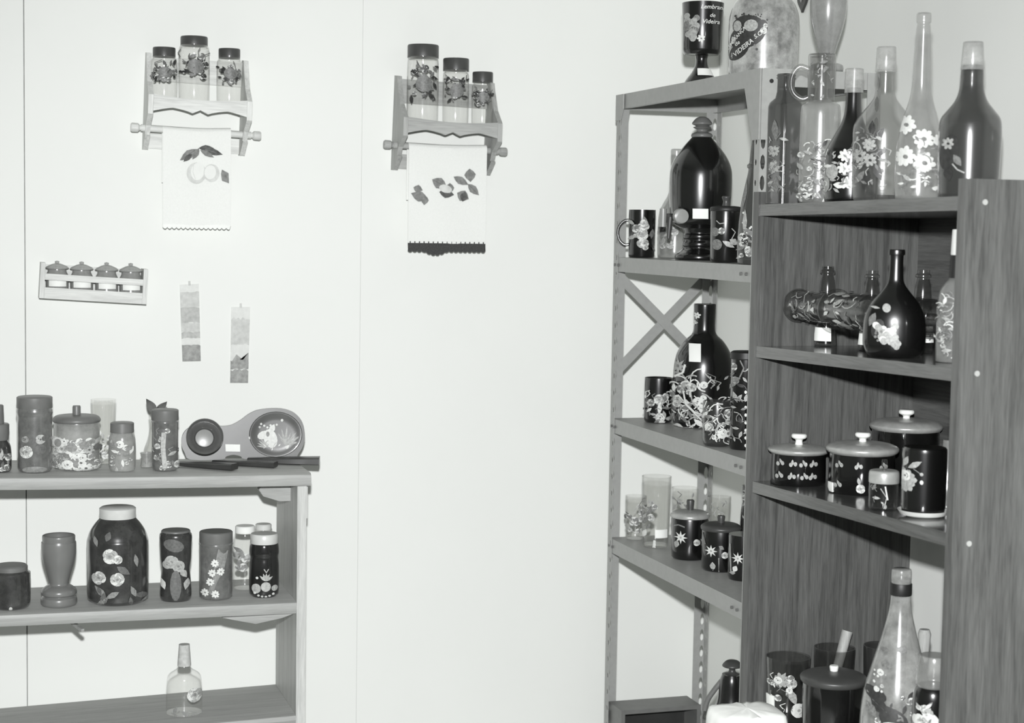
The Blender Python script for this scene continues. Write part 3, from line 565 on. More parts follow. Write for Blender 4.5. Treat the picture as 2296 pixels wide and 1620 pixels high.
# ================================================================ STEEL RACK, SECOND SHELF
def R2(px, py, X): return (X, on_x(px, py, X).y, RZ[1]+.0006)
vessel('glass_mug', 'dark glass mug with pale rose, its ring handle pointing left, on the rack', 'mug', R2(1438, 575, RX+.06),
 [P('body', [(471, 30), (478, 30), (573, 29), (577, 27)], 'gb', sm=0, open=1, deco=rose(1440, 525, 16, 1)+rose(1438, 545, 12, 1)+scat(1418, 500, 1462, 560, 16, 5, 9, 'rl', (1, 2)))],
 extra=handle([(1411, 494), (1398, 496), (1387, 508), (1384, 524), (1389, 540), (1400, 549), (1411, 548)], 3.6, M['gam']))
vessel('round_bottle', 'pale painted round bottle behind the black dispenser jug', 'bottle', R2(1512, 560, RX+.165),
 [P('body', [(336, 11), (339, 13), (350, 13), (400, 12), (430, 17), (450, 28), (475, 37), (550, 38), (562, 34)], 'gf', deco=scat(1480, 490, 1520, 555, 26, 3, 9, 'rl', (1, 2, 1)))])
def spigot(root, mp, base, x0, objs):
    q = lambda x, y, d=0: Vector(((x-x0)*mp, -d, (base-y)*mp))
    b = MB(); b.tube([q(1512, 488, .035), q(1496, 488, .07)], 8*mp, 16); o = b.build('spigot', M['lidb'], root)
    b = MB(); b.tube([q(1522, 486, .075), q(1527, 486, .086), q(1528, 486, .09)], [17*mp, 17*mp, 15*mp], 24); b.build('spigot_cap', M['tanl'], o)
    b = MB(); b.tube([q(1502, 488, .07), q(1500, 515, .07), q(1499, 535, .07)], [6*mp, 5*mp, 4*mp], 14); b.build('spigot_nozzle', M['lidb'], o)
    b = MB(); b.tube([q(1486, 470, .07), q(1486, 510, .07)], [8*mp, 7*mp], 14); b.build('spigot_valve', M['tanl'], o)
vessel('dispenser_jug', 'big black glass dispenser jug on a pedestal, second rack shelf', 'jug', R2(1567, 570, RX+.125),
 [P('pedestal', [(506, 40), (514, 37), (522, 34), (526, 37), (532, 37), (536, 34), (542, 37), (548, 37), (552, 35), (558, 40), (566, 52), (573, 54), (577, 52)], 'gb'),
  P('body', [(306, 20), (312, 24), (330, 40), (355, 58), (380, 68), (410, 70), (450, 69), (480, 66), (500, 60), (510, 46), (512, 40)], 'gb', of=None),
  P('stopper', [(264, 6), (268, 14), (276, 21), (281, 22), (285, 14), (288, 20), (293, 12), (298, 13), (302, 22), (307, 24), (310, 22)], 'lidg')],
 sticker=(1554, 469, 1587, 491, 'body'), extra=spigot)
vessel('glass_mug', 'dark lidded mug with painted fruit right of the black dispenser jug', 'mug', R2(1625, 575, RX+.06),
 [P('body', [(470, 33), (476, 34), (575, 33), (580, 30)], 'gb', sm=0, deco=[ell(1608, 548, 11, 12, 0, 14, 2), ell(1604, 520, 9, 10, 0, 12, 2)]+leaf(1620, 540, 30, 12, .5, 1)+leaf(1640, 548, 16, 20, -1, 1)+stroke([(1607, 495), (1614, 502), (1625, 500)], 2, 1)+stroke([(1640, 535), (1648, 520), (1640, 512)], 2, 1)+rose(1618, 518, 9, 2)),
  P('lid', [(462, 20), (464, 33), (470, 36), (474, 35)], 'blks'), P('lid_knob', [(440, 8), (443, 10), (452, 7), (463, 9)], 'lidb', of='lid')])
vessel('tall_vase', 'tall slender dark glass bottle with dotted flowers behind the near rack post', 'bottle', R2(1695, 578, RX+.06),
 [P('body', [(268, 14), (300, 15), (340, 19), (364, 21), (368, 25), (374, 25), (379, 22), (410, 28), (450, 36), (500, 41), (560, 43), (582, 41)], 'gam', deco=[ell(1668+7*i, 478+((i*37) % 40), 2.6, 2.6, 0, 7, 0) for i in range(5)]+[ell(1667+6*i, 500+((i*23) % 30), 2.4, 2.4, 0, 7, 0) for i in range(5)]+rose(1668, 545, 12, 2)+leaf(1676, 400, 70, 9, 1.7, 2)+leaf(1672, 470, 60, 10, 1.6, 1)+scat(1660, 520, 1690, 575, 16, 5, 9, 'rl', (2, 1, 3)))])
# ================================================================ STEEL RACK, THIRD SHELF
def R3(px, py, k=2): 
    p = on_z(px, py, RZ[k]); return (min(max(p.x, RX+.045), RX+RD-.05), p.y, RZ[k]+.0006)
vessel('painted_tumbler', 'small dark tumbler with pale flowers, left on the third rack shelf', 'glass', R3(1475, 946),
 [P('body', [(849, 30), (853, 32), (940, 32), (953, 31), (957, 28)], 'gb', deco=rose(1478, 892, 14, 1)+rose(1492, 885, 9, 1)+rose(1460, 900, 10, 2)+leaf(1478, 925, 30, 10, -1.5, 0)+rose(1480, 932, 13, 0, 1, 2)+scat(1448, 880, 1502, 945, 34, 6, 8, 'cls', (1, 2, 0)))])
vessel('magnum_bottle', 'large black bottle covered in pale painted flowers, third rack shelf', 'bottle', R3(1574, 954),
 [P('body', [(682, 24), (686, 25), (730, 24), (752, 27), (768, 42), (790, 56), (810, 63), (840, 67), (900, 68), (950, 67), (970, 64), (974, 58)], 'gb', deco=leaf(1556, 722, 10, 8, 0, 1)+daisy(1550, 706, 7, 6, 0, 1)+daisy(1564, 706, 8, 6, 0, 1)+daisy(1556, 722, 7, 6, 0, 1)+star(1522, 818, 20, 8, 1, 2)+scat(1512, 845, 1585, 968, 95, 11, 11, 'ccclsr', (0, 1, 1, 0, 2))+scat(1585, 890, 1640, 960, 26, 12, 9, 'cl', (0, 1, 2))+scat(1590, 820, 1620, 870, 6, 3, 8, 'ls', (1, 2))+stroke([(1530, 880), (1560, 915), (1600, 930)], 3, 0)+stroke([(1540, 870), (1545, 900), (1575, 935)], 3, 0)+stroke([(1524, 840), (1540, 830), (1544, 812)], 4, 0)+stroke([(1580, 830), (1598, 850)], 3, 1))],
 sticker=(1547, 767, 1572, 806))
vessel('painted_glass', 'clear glass painted with white flowers in front of the large black bottle', 'glass', (RX+.045, on_x(1607, 985, RX+.045).y, RZ[2]+.0006),
 [P('body', [(898, 32), (902, 33), (975, 32), (988, 30), (991, 27)], 'gam', open=1, sm=0, deco=scat(1578, 905, 1638, 985, 60, 21, 9, 'cclsr', (0, 1, 0, 1, 2)))])
vessel('canister', 'tall dark canister with faint flowers beside the walnut panel, third rack shelf', 'canister', (RX+.085, on_x(1668, 990, RX+.085).y, RZ[2]+.0006),
 [P('body', [(803, 33), (1000, 33), (1004, 30)], 'gb', sm=0, deco=rose(1646, 820, 10, 2)+stroke([(1660, 805), (1668, 822), (1656, 850)], 3, 2)+rose(1650, 850, 10, 2, 1)+leaf(1645, 875, 26, 10, 1.2, 1)+[ell(1672, 875+17*i, 3, 4, 0, 7, 0) for i in range(8)]+scat(1638, 820, 1670, 990, 34, 2, 8, 'cl', (2, 1, 3))),
  P('lid', [(786, 30), (789, 35), (802, 36), (804, 34)], 'blks', sm=0)])
# ================================================================ STEEL RACK, FOURTH SHELF
R4 = lambda px, py: R3(px, py, 3)
vessel('painted_glass', 'short clear glass with grey leaves, farthest left on the fourth rack shelf', 'glass', R4(1424, 1207),
 [P('body', [(1110, 24), (1113, 24), (1206, 22), (1214, 20)], 'gc', open=1, sm=0, deco=scat(1405, 1125, 1445, 1195, 22, 3, 8, 'lsr', (1, 2, 2)))])
vessel('tall_glass', 'tall clear tumbler with white sticker and leaf painting, fourth rack shelf', 'glass', R4(1469, 1224),
 [P('body', [(1066, 33), (1070, 33), (1170, 31), (1228, 29), (1233, 26)], 'gc', open=1, sm=0, deco=leaf(1450, 1150, 30, 12, -1, 2)+scat(1442, 1110, 1470, 1170, 18, 5, 8, 'lsr', (2, 2, 1))+leaf(1443, 1200, 20, 10, -1.2, 0)+stroke([(1468, 1205), (1466, 1225)], 5, 0))], sticker=(1469, 1181, 1494, 1200))
gk = 'black painted canisters on the fourth rack shelf'
def kn(y0, y1, r=8): return P('knob', [(y0, r), (y0+3, r+1), (y1, r-1)], 'lidb', of='lid', sm=0)
vessel('canister', 'black canister with bright metal lid and base ring, fourth rack shelf', 'canister', R4(1545, 1250),
 [P('body', [(1158, 41), (1162, 42), (1238, 41), (1256, 40), (1260, 37)], 'gb', sm=0, deco=star(1527, 1198, 15, 8, 0, 1)+leaf(1520, 1205, 18, 12, 1.8, 1)+rose(1562, 1208, 9, 1)+stroke([(1512, 1174), (1522, 1170), (1536, 1174)], 3, 2)+leaf(1570, 1200, 14, 6, .8, 1)),
  P('lid', [(1141, 14), (1144, 34), (1150, 43), (1156, 44), (1158, 42)], 'alu'), kn(1119, 1142)], gk)
vessel('canister', 'black canister with dark lid and pale star flowers on the rack', 'canister', R4(1614, 1276),
 [P('body', [(1182, 42), (1186, 43), (1278, 42), (1284, 38)], 'gb', sm=0, deco=star(1595, 1228, 14, 8, 0, 1)+leaf(1598, 1252, 20, 13, 1.5, 1)+rose(1625, 1236, 9, 1)+leaf(1612, 1215, 14, 9, .6, 2)+stroke([(1612, 1242), (1612, 1282)], 2, 1)+stroke([(1576, 1190), (1582, 1215)], 4, 2)),
  P('lid', [(1170, 14), (1172, 36), (1178, 45), (1184, 45), (1186, 43)], 'lidb'), kn(1154, 1171)], gk)
vessel('canister', 'black canister with pale star flower cut off by the walnut panel', 'canister', R4(1668, 1297),
 [P('body', [(1196, 36), (1200, 37), (1298, 37), (1306, 34)], 'gb', sm=0, deco=star(1655, 1245, 14, 8, 0, 1)+leaf(1652, 1262, 16, 12, 2, 0)+stroke([(1638, 1215), (1640, 1280)], 3, 1)+leaf(1650, 1278, 14, 8, 3, 1))], gk)
vessel('glass_vase', 'very faint clear glass with leaves behind the metal-lidded canister', 'glass', (RX+.21, on_x(1535, 1150, RX+.21).y, RZ[3]+.0006),
 [P('body', [(1092, 30), (1095, 30), (1180, 28), (1200, 26)], 'gc', open=1, sm=0, deco=scat(1512, 1110, 1558, 1140, 14, 8, 8, 'ls', (1, 2)))])
vessel('glass_vase', 'faint clear glass behind the dark-lidded canister on the rack', 'glass', (RX+.22, on_x(1612, 1165, RX+.22).y, RZ[3]+.0006),
 [P('body', [(1112, 26), (1115, 26), (1180, 24), (1206, 22)], 'gc', open=1, sm=0, deco=scat(1597, 1125, 1630, 1160, 10, 9, 6, 's', (1, 1, 2)))])
vessel('dark_bottle', 'dark bottle mostly hidden behind the walnut panel, fourth rack shelf', 'bottle', (RX+.24, on_x(1682, 1160, RX+.24).y, RZ[3]+.0006),
 [P('body', [(1086, 18), (1090, 20), (1120, 18), (1150, 22), (1250, 24)], 'gdb', deco=scat(1662, 1095, 1680, 1160, 10, 2, 6, 'rl', (2, 1)))])
# ================================================================ STEEL RACK, BOTTOM SHELF: open box and jug
zb = RZ[4]+.0006; ya = RYF-.015; yb2 = RYF-.12; bx0 = RX+.008; bx1 = RX+.262; H0 = zb; H1 = on_y(1400, 1569, ya).z; tb = .012
crate = empty('open_box', (bx0, yb2, zb)); prop(crate, 'dark open-fronted wooden box on the bottom shelf of the steel rack', 'box')
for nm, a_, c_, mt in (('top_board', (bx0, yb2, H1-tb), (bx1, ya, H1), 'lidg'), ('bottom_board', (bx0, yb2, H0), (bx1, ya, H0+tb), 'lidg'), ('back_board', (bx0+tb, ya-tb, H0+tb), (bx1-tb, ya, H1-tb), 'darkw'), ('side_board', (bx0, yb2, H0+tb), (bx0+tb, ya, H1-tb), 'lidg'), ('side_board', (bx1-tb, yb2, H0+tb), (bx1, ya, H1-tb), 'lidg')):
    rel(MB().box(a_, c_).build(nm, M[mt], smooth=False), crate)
jl = (RX+.17, on_x(1640, 1560, RX+.17).y, zb)
vessel('stoppered_jug', 'dark glass jug with mushroom stopper low behind the walnut panel', 'jug', jl,
 [P('body', [(1505, 22), (1515, 27), (1535, 30), (1550, 36), (1570, 52), (1600, 66), (1640, 70), (1700, 68), (1712, 64)], 'gdb'),
  P('stopper', [(1472, 4), (1475, 14), (1484, 22), (1488, 20), (1491, 8), (1500, 9), (1506, 20)], 'lidb')],
 extra=handle([(1612, 1518), (1596, 1540), (1580, 1566), (1574, 1590)], 6, M['lidg']))
# ================================================================ LEFT UNIT, TOP SHELF
def T1(px, Y, z=None): 
    x = on_y(px, 1000, Y).x; return (x, Y, (1.112-.0207*(x+.42)-.004*math.sin(PI*(x+.42)/1.305))+.0012)
vessel('dropper_bottle', 'dark bottle with stepped cap cut by the left frame edge, top shelf', 'bottle', T1(-6, 4.60),
 [P('body', [(985, 22), (995, 27), (1010, 30), (1050, 31), (1060, 28)], 'gld', deco=scat(0, 1000, 22, 1050, 10, 3, 8, 'rl', (2, 1, 3)), pal=LA), P('lid', [(948, 24), (950, 26), (970, 26), (985, 24)], 'lidg', sm=0), P('lid_spout', [(906, 12), (908, 14), (948, 15)], 'lidg', of='lid', sm=0)])
vessel('tall_jar', 'tall grey glass jar with dark screw lid and pale flowers, top shelf', 'jar', T1(78, 4.60),
 [P('body', [(910, 38), (922, 40), (932, 38), (940, 38), (1040, 38), (1056, 37), (1062, 33)], 'glj', pal=LA, deco=rose(60, 1008, 17, 1, 0, 2)+rose(90, 980, 13, 1, 1, 3)+rose(58, 980, 9, 2, 1, 3)+[ell(98, 978, 6, 6, 0, 9, 3), ell(72, 984, 7, 6, 0, 9, 3), ell(90, 1002, 12, 12, 0, 12, 3)]+[ell(78, 1048, 26, 8, 0, 14, 2)]),
  P('lid', [(887, 36), (889, 39), (912, 39), (914, 38)], 'lidg', sm=0)])
vessel('cookie_jar', 'round clear jar of painted flowers with flat lid and post knob', 'jar', T1(172, 4.645),
 [P('body', [(942, 48), (948, 50), (1040, 50), (1054, 47), (1059, 40)], 'gll', pal=LA, deco=scat(128, 980, 214, 1045, 60, 3, 11, 'rrld', (0, 1, 0, 2))+[ell(163, 995, 10, 9, 0, 12, 2), ell(185, 990, 9, 9, 0, 12, 2), ell(140, 985, 6, 9, 0, 12, 2), ell(208, 995, 8, 6, 0, 12, 3)]+leaf(170, 1040, 16, 10, -1.5, 2)),
  P('lid', [(928, 20), (930, 44), (937, 52), (943, 52), (945, 49)], 'lidg'), P('knob', [(908, 8), (911, 9), (931, 9)], 'lidg', of='lid', sm=0)])
vessel('glass_vase', 'very faint clear tall glass behind the cookie jar and small jar', 'vase', T1(232, 4.75),
 [P('body', [(894, 28), (897, 28), (950, 26), (1035, 24), (1042, 22)], 'gcs', open=1, sm=0, pal=LA, deco=scat(215, 955, 250, 1020, 16, 2, 6, 'lr', (0, 1, 0)))])
vessel('small_jar', 'small pale glass jar with grey lid, third lidded jar from the left', 'jar', T1(274, 4.60),
 [P('body', [(962, 24), (970, 25), (985, 29), (1030, 30), (1050, 29), (1057, 26)], 'gll', pal=LA, deco=scat(250, 990, 300, 1045, 16, 12, 8, 'rl', (1, 2, 0))+[ell(258, 993, 8, 6, 0, 10, 2), ell(286, 1000, 8, 6, 0, 10, 2)]),
  P('lid', [(945, 23), (947, 26), (967, 26), (968, 25)], 'lidg', sm=0)])
def leaves(root, mp, base, x0, objs):
    q = lambda x, y, d=0: Vector(((x-x0)*mp, -d, (base-y)*mp))
    MB().tube([q(349, 1035), q(349, 960), q(350, 925)], 1.2*mp, 6).build('stem', M['lidg'], root)
    for k, (x, y, L, a) in enumerate(((350, 925, 40, -2.15), (350, 925, 36, -.85), (352, 930, 22, -1.5))):
        b = MB(); n = 8; vs = []
        for i in range(n+1):
            u = i/n; wv = math.sin(PI*u**.8)*L*.24; cx, cy = x+math.cos(a)*u*L, y+math.sin(a)*u*L
            for s_ in (-1, 0, 1): vs.append(q(cx-math.sin(a)*wv*s_, cy+math.cos(a)*wv*s_, .006*abs(s_)+.01*u))
        fs = [(3*i+j, 3*i+j+1, 3*i+j+4, 3*i+j+3) for i in range(n) for j in (0, 1)]
        m = len(vs); vs += [v+Vector((0, .0015, 0)) for v in vs]; fs += [tuple(i+m for i in f[::-1]) for f in fs]
        b.add(vs, fs); b.build('leaf', M['lidg'], root)
vessel('bud_vase', 'small pale vase with two upright grey leaves behind a lidded jar', 'vase', T1(347, 4.72),
 [P('body', [(930, 14), (960, 12), (985, 16), (1010, 24), (1035, 26), (1042, 22)], 'gcs', open=1)], extra=leaves)
vessel('salt_cup', 'tiny pale glass cup left of the dark mottled jar, top shelf', 'cup', T1(329, 4.66),
 [P('body', [(1014, 15), (1018, 14), (1030, 12), (1046, 14), (1048, 13)], 'gll', open=1, sm=0)])
vessel('spice_jar', 'narrow mottled grey jar with screw lid left of the spoon rest', 'jar', T1(370, 4.60),
 [P('body', [(938, 29), (945, 31), (950, 29), (1040, 29), (1054, 28), (1058, 25)], 'glj', pal=LA, deco=scat(346, 960, 396, 1048, 30, 14, 8, 'lsr', (1, 2, 3, 2))+stroke([(368, 965), (366, 1000), (370, 1045)], 9, 1)),
  P('lid', [(916, 27), (918, 30), (940, 30), (942, 29)], 'lidg', sm=0)])
# spoon rest, standing on its edge
sy = 4.75; mps = (fw.dot(Vector((.6, sy, 1.1))-CAM))/F; sz = T1(560, sy)[2]
sr = empty('spoon_rest', T1(555, sy), -.10); ox, oy = proj(sr.location)[:2]; tilt = .22
prop(sr, 'large brown double spoon rest propped upright on the top shelf', 'spoon rest')
def out_rest():
    p = []
    L = [(428, 1034), (415, 1018), (408, 1000), (410, 980), (420, 966), (436, 958), (460, 955), (485, 958), (500, 960), (520, 957), (540, 946), (556, 934), (575, 925), (600, 921), (630, 921), (655, 928), (672, 942), (681, 960), (684, 985), (680, 1005), (670, 1022), (657, 1034), (600, 1036), (548, 1034), (540, 1028), (523, 1024), (506, 1028), (498, 1034)]
    for i in range(len(L)):
        a, b_, c, d = L[i-1], L[i], L[(i+1) % len(L)], L[(i+2) % len(L)]
        for k in range(3):
            t = k/3; p.append(tuple(.5*((2*b_[j])+(-a[j]+c[j])*t+(2*a[j]-5*b_[j]+4*c[j]-d[j])*t*t+(-a[j]+3*b_[j]-3*c[j]+d[j])*t**3) for j in (0, 1)))
    return p
def sl(x, y, d): z = (1038-y)*mps; return ((x-ox)*mps, -d+z*tilt*.35-.0, z+.002)
b = MB(); OL = out_rest(); b.prism(OL, lambda x, y, d: sl(x, y, d), -.008, .008)
def dish(cx, cy, R, dep, mi=0):
    n = 36; vs = []; prof = [(1.0, .0082), (.97, .0125), (.92, .0125), (.84, .0095), (.6, .0088), (0.01, .0086)]
    for r, d in prof:
        for i in range(n): t = 2*PI*i/n; vs.append(sl(cx+R*r*math.cos(t), cy+R*.86*r*math.sin(t), d))
    b.add(vs, [(k*n+i, k*n+(i+1) % n, (k+1)*n+(i+1) % n, (k+1)*n+i) for k in range(len(prof)-1) for i in range(n)], mi)
dish(618, 979, 60, 0)
rest_deco = [ell(606, 988, 15, 22, -.3, 14, 0), ell(590, 980, 14, 9, -.4, 12, 0)]+leaf(605, 975, 22, 14, -1.1, 0)+[ell(600, 978, 4, 6, 0, 8, 2)]+[ell(585+7*i, 955+(i*13 % 9), 2.6, 2.6, 0, 7, 0) for i in range(6)]+[ell(582, 962, 3, 3, 0, 7, 1)]+sum([leaf(640, 1005, 34+(i % 3)*6, 5, -2.1+.3*i, 1) for i in range(7)], [])+sum([leaf(600, 1008, 26, 4, -3+.25*i, 1) for i in range(4)], [])+[ell(560, 986, 3.2, 3.2, 0, 8, 0), ell(632, 947, 3.2, 3.2, 0, 8, 0), ell(643, 1008, 4, 4, 0, 8, 0)]+scat(590, 1000, 630, 1012, 8, 3, 5, 'ls', (0, 1))
lay(b, rest_deco, lambda x, y, e: sl(x, y, .0092+e))
b.build('rest_body', [M['spoonw']]+LA, sr)
b = MB(); b.prism([(505, 1000), (538, 1001), (538, 1017), (506, 1016)], lambda x, y, d: sl(x, y, d), .0085, .0095); b.build('paper_label', M['white'], sr)
mp_ = mps; cpos = sl(458, 988, .0085); b = MB(); R = 41*mps
b.lathe([(0, 0), (R*.62, 0), (R*.75, .01), (R*.95, .035), (R, .055), (R*.97, .060), (R*.9, .058), (R*.52, .022), (R*.48, .020), (0, .020)], 40)
c_ = b.build('cup', M['spoonw'], sr); c_.location = cpos; c_.rotation_euler = (math.radians(76), 0, 0)
b = MB(); b.lathe([(0, 0), (R*.42, 0), (R*.46, .002), (0, .006)], 24); q_ = b.build('cup_bottom', M['tanl'], c_); q_.location = (0, 0, .0205)
# three dark wooden paddles
def paddle(x0, y0p, x1, y1p, wd, th, lab, dz=0):
    z = 1.095; a = on_y(x0, 1040, y0p); c = on_y(x1, 1045, y1p); d = Vector((c.x-a.x, c.y-a.y, 0)); L = d.length; d.normalize(); n = Vector((-d.y, d.x, 0))
    b = MB(); n_ = 12; vs = []; fs = []
    for i in range(n_+1):
        u = i/n_; ww = wd*(.62+.38*min(1, u*1.6)); tt = th*(.6+.4*u); p = d*(L*u)
        prof = [(-ww/2, tt*.15), (-ww/2+.004, 0), (ww/2-.004, 0), (ww/2, tt*.15), (ww/2, tt*.85), (ww/2-.004, tt), (-ww/2+.004, tt), (-ww/2, tt*.85)]
        for s_, zz in prof: q = p+n*s_; vs.append((q.x, q.y, zz))
    for i in range(n_):
        for j in range(8): fs.append((i*8+j, (i+1)*8+j, (i+1)*8+(j+1) % 8, i*8+(j+1) % 8))
    fs += [tuple(range(8))[::-1], tuple(range(n_*8, n_*8+8))]; b.add(vs, fs)
    zb_ = 1.112-.0207*(a.x+.42)-.0005+dz
    o = b.build('wooden_paddle', M['darkw'], None, (a.x, a.y, zb_))
    o.rotation_euler = (0, .0207*d.x, 0)
    return prop(o, lab, 'paddle', 'dark wooden paddles lying on the top shelf')
paddle(402, 4.665, 526, 4.568, .042, .017, 'dark wooden paddle lying nearest the front edge, just right of the spice jar', .0015)
paddle(478, 4.70, 618, 4.612, .036, .015, 'dark wooden paddle lying in the middle, below the white sticker', .0015)
paddle(555, 4.715, 716, 4.665, .05, .021, 'longest dark wooden paddle, its end jutting past the shelf', .0015)
# ================================================================ LEFT UNIT, LOWER SHELF
def T2(px, Y): x = on_y(px, 1300, Y).x; return (x, Y, .748-.0079*(x+.42)+.001)
vessel('preserve_jar', 'dark round jar cut by the left frame edge, lower pine shelf', 'jar', T2(24, 4.575),
 [P('body', [(1276, 36), (1284, 42), (1290, 43), (1360, 43), (1376, 40), (1382, 34)], 'gld', deco=[ell(24, 1356, 4, 5, 0, 8, 0)], pal=LA), P('lid', [(1264, 34), (1267, 37), (1278, 37)], 'lidg', sm=0)])
vessel('footed_vase', 'grey waisted footed vase on the lower pine shelf', 'vase', T2(132, 4.585),
 [P('body', [(1197, 34), (1200, 36), (1214, 36), (1216, 38), (1240, 38), (1262, 35), (1285, 29), (1305, 24), (1320, 22), (1326, 30), (1334, 38), (1344, 39), (1349, 34), (1354, 39), (1366, 40), (1372, 37)], 'tan', open=1)])
vessel('gallon_jar', 'biggest jar, dark with pale lid and three pale roses, lower pine shelf', 'jar', T2(264, 4.60),
 [P('body', [(1156, 38), (1162, 42), (1172, 50), (1188, 60), (1206, 66), (1225, 67.5), (1340, 67.5), (1354, 64), (1362, 56)], 'gld', pal=LA, deco=rose(248, 1233, 20, 1, 0, 2)+rose(264, 1240, 12, 1, 0, 2)+rose(224, 1282, 18, 1, 0, 2)+rose(263, 1284, 18, 1, 0, 2)+leaf(240, 1200, 22, 14, -1.2, 3)+leaf(262, 1255, 34, 16, .6, 3)+leaf(300, 1230, 30, 10, 1.4, 2)+scat(215, 1300, 320, 1345, 10, 3, 14, 'l', (3, 2, 3))+leaf(215, 1190, 24, 10, 1.3, 2)),
  P('lid', [(1133, 36), (1136, 40), (1156, 40), (1158, 39)], 'lidm', sm=0)])
vessel('beer_glass', 'dark waisted glass with painted pale rose right of the big jar', 'glass', T2(394, 4.59),
 [P('body', [(1187, 31), (1192, 33), (1200, 36), (1230, 35), (1260, 34), (1285, 31), (1310, 33), (1340, 35), (1356, 35), (1364, 32)], 'gld', pal=LA, deco=rose(385, 1252, 18, 1, 1, 2)+rose(400, 1262, 16, 1, 1, 2)+rose(376, 1258, 12, 1, 1, 2)+leaf(362, 1290, 26, 14, 1.2, 0)+leaf(420, 1290, 26, 14, 1.8, 1)+[ell(394, 1305, 12, 34, 0, 14, 3), ell(390, 1215, 22, 14, .3, 14, 3), ell(394, 1348, 3, 5, 0, 8, 0)]+leaf(404, 1268, 24, 14, 1, 1)),
  P('rim_band', [(1185, 30), (1187, 32), (1196, 33)], 'lidg', sm=0)])
vessel('tall_jar', 'grey jar with dark lid and a trail of small round flowers', 'jar', T2(484, 4.59),
 [P('body', [(1212, 36), (1218, 38), (1226, 37), (1340, 37), (1352, 36), (1358, 32)], 'glj', pal=LA, deco=stroke([(500, 1225), (490, 1270), (465, 1340)], 22, 2)+sum([daisy(x, y, 9, 8, 0, 2) for x, y in ((482, 1254), (476, 1276), (494, 1273), (472, 1296), (461, 1320), (483, 1323))], [])+leaf(462, 1240, 30, 10, 1.5, 3)),
  P('lid', [(1188, 35), (1190, 37), (1212, 37), (1214, 36)], 'lidg', sm=0)])
vessel('clear_jar', 'faint clear painted jar standing behind the black white-lidded jar', 'jar', T2(549, 4.70),
 [P('body', [(1190, 22), (1200, 24), (1215, 26), (1320, 26), (1332, 23)], 'gcs', pal=LA, deco=scat(530, 1225, 556, 1270, 14, 3, 10, 'rl', (2, 1, 2))), P('lid', [(1176, 20), (1178, 22), (1192, 22)], 'white', sm=0)])
vessel('clear_jar', 'faint white-topped jar peeking out behind the black jar', 'jar', T2(590, 4.745),
 [P('body', [(1186, 18), (1196, 20), (1320, 20), (1326, 18)], 'gcs'), P('lid', [(1172, 16), (1174, 18), (1188, 18)], 'lidm', sm=0)])
vessel('black_jar', 'black jar with white lid and pale fruit painting, last on the lower shelf', 'jar', T2(592, 4.59),
 [P('body', [(1214, 30), (1222, 32), (1240, 33), (1252, 31), (1275, 33), (1340, 33), (1350, 30), (1356, 26)], 'char', pal=LA, deco=[ell(596, 1308, 11, 11, 0, 14, 1), ell(575, 1312, 10, 11, 0, 14, 1), ell(615, 1312, 7, 7, 0, 10, 1)]+[ell(x, y, 3, 3, 0, 8, 0) for x, y in ((580, 1328), (588, 1330), (596, 1331), (604, 1329), (612, 1325), (572, 1322), (596, 1337), (577, 1288))]+sum([leaf(596, 1295, 18, 6, a, 1) for a in (-2.4, -1.9, -1.5, -1.1, -.6)], [])+stroke([(592, 1268), (597, 1276), (602, 1268)], 2, 1)),
  P('lid', [(1193, 29), (1196, 31), (1214, 31), (1216, 30)], 'lidm', sm=0)])
vessel('corked_bottle', 'clear corked bottle with faint flower on the lowest pine shelf', 'bottle', (on_y(413, 1560, 4.62).x, 4.62, .400+.0221*(on_y(413, 1560, 4.62).x+.42)+.001),
 [P('body', [(1470, 10), (1486, 12), (1505, 16), (1520, 32), (1535, 38), (1580, 40), (1640, 40)], 'gcs', pal=LA, deco=rose(436, 1548, 20, 1, 0, 2)+leaf(390, 1590, 20, 8, -1.2, 2)+scat(385, 1595, 450, 1618, 14, 3, 9, 'ls', (1, 2, 1))),
  P('cork', [(1441, 12), (1444, 12), (1486, 15), (1489, 15)], 'cork', sm=0, label='pale tapered cork')])
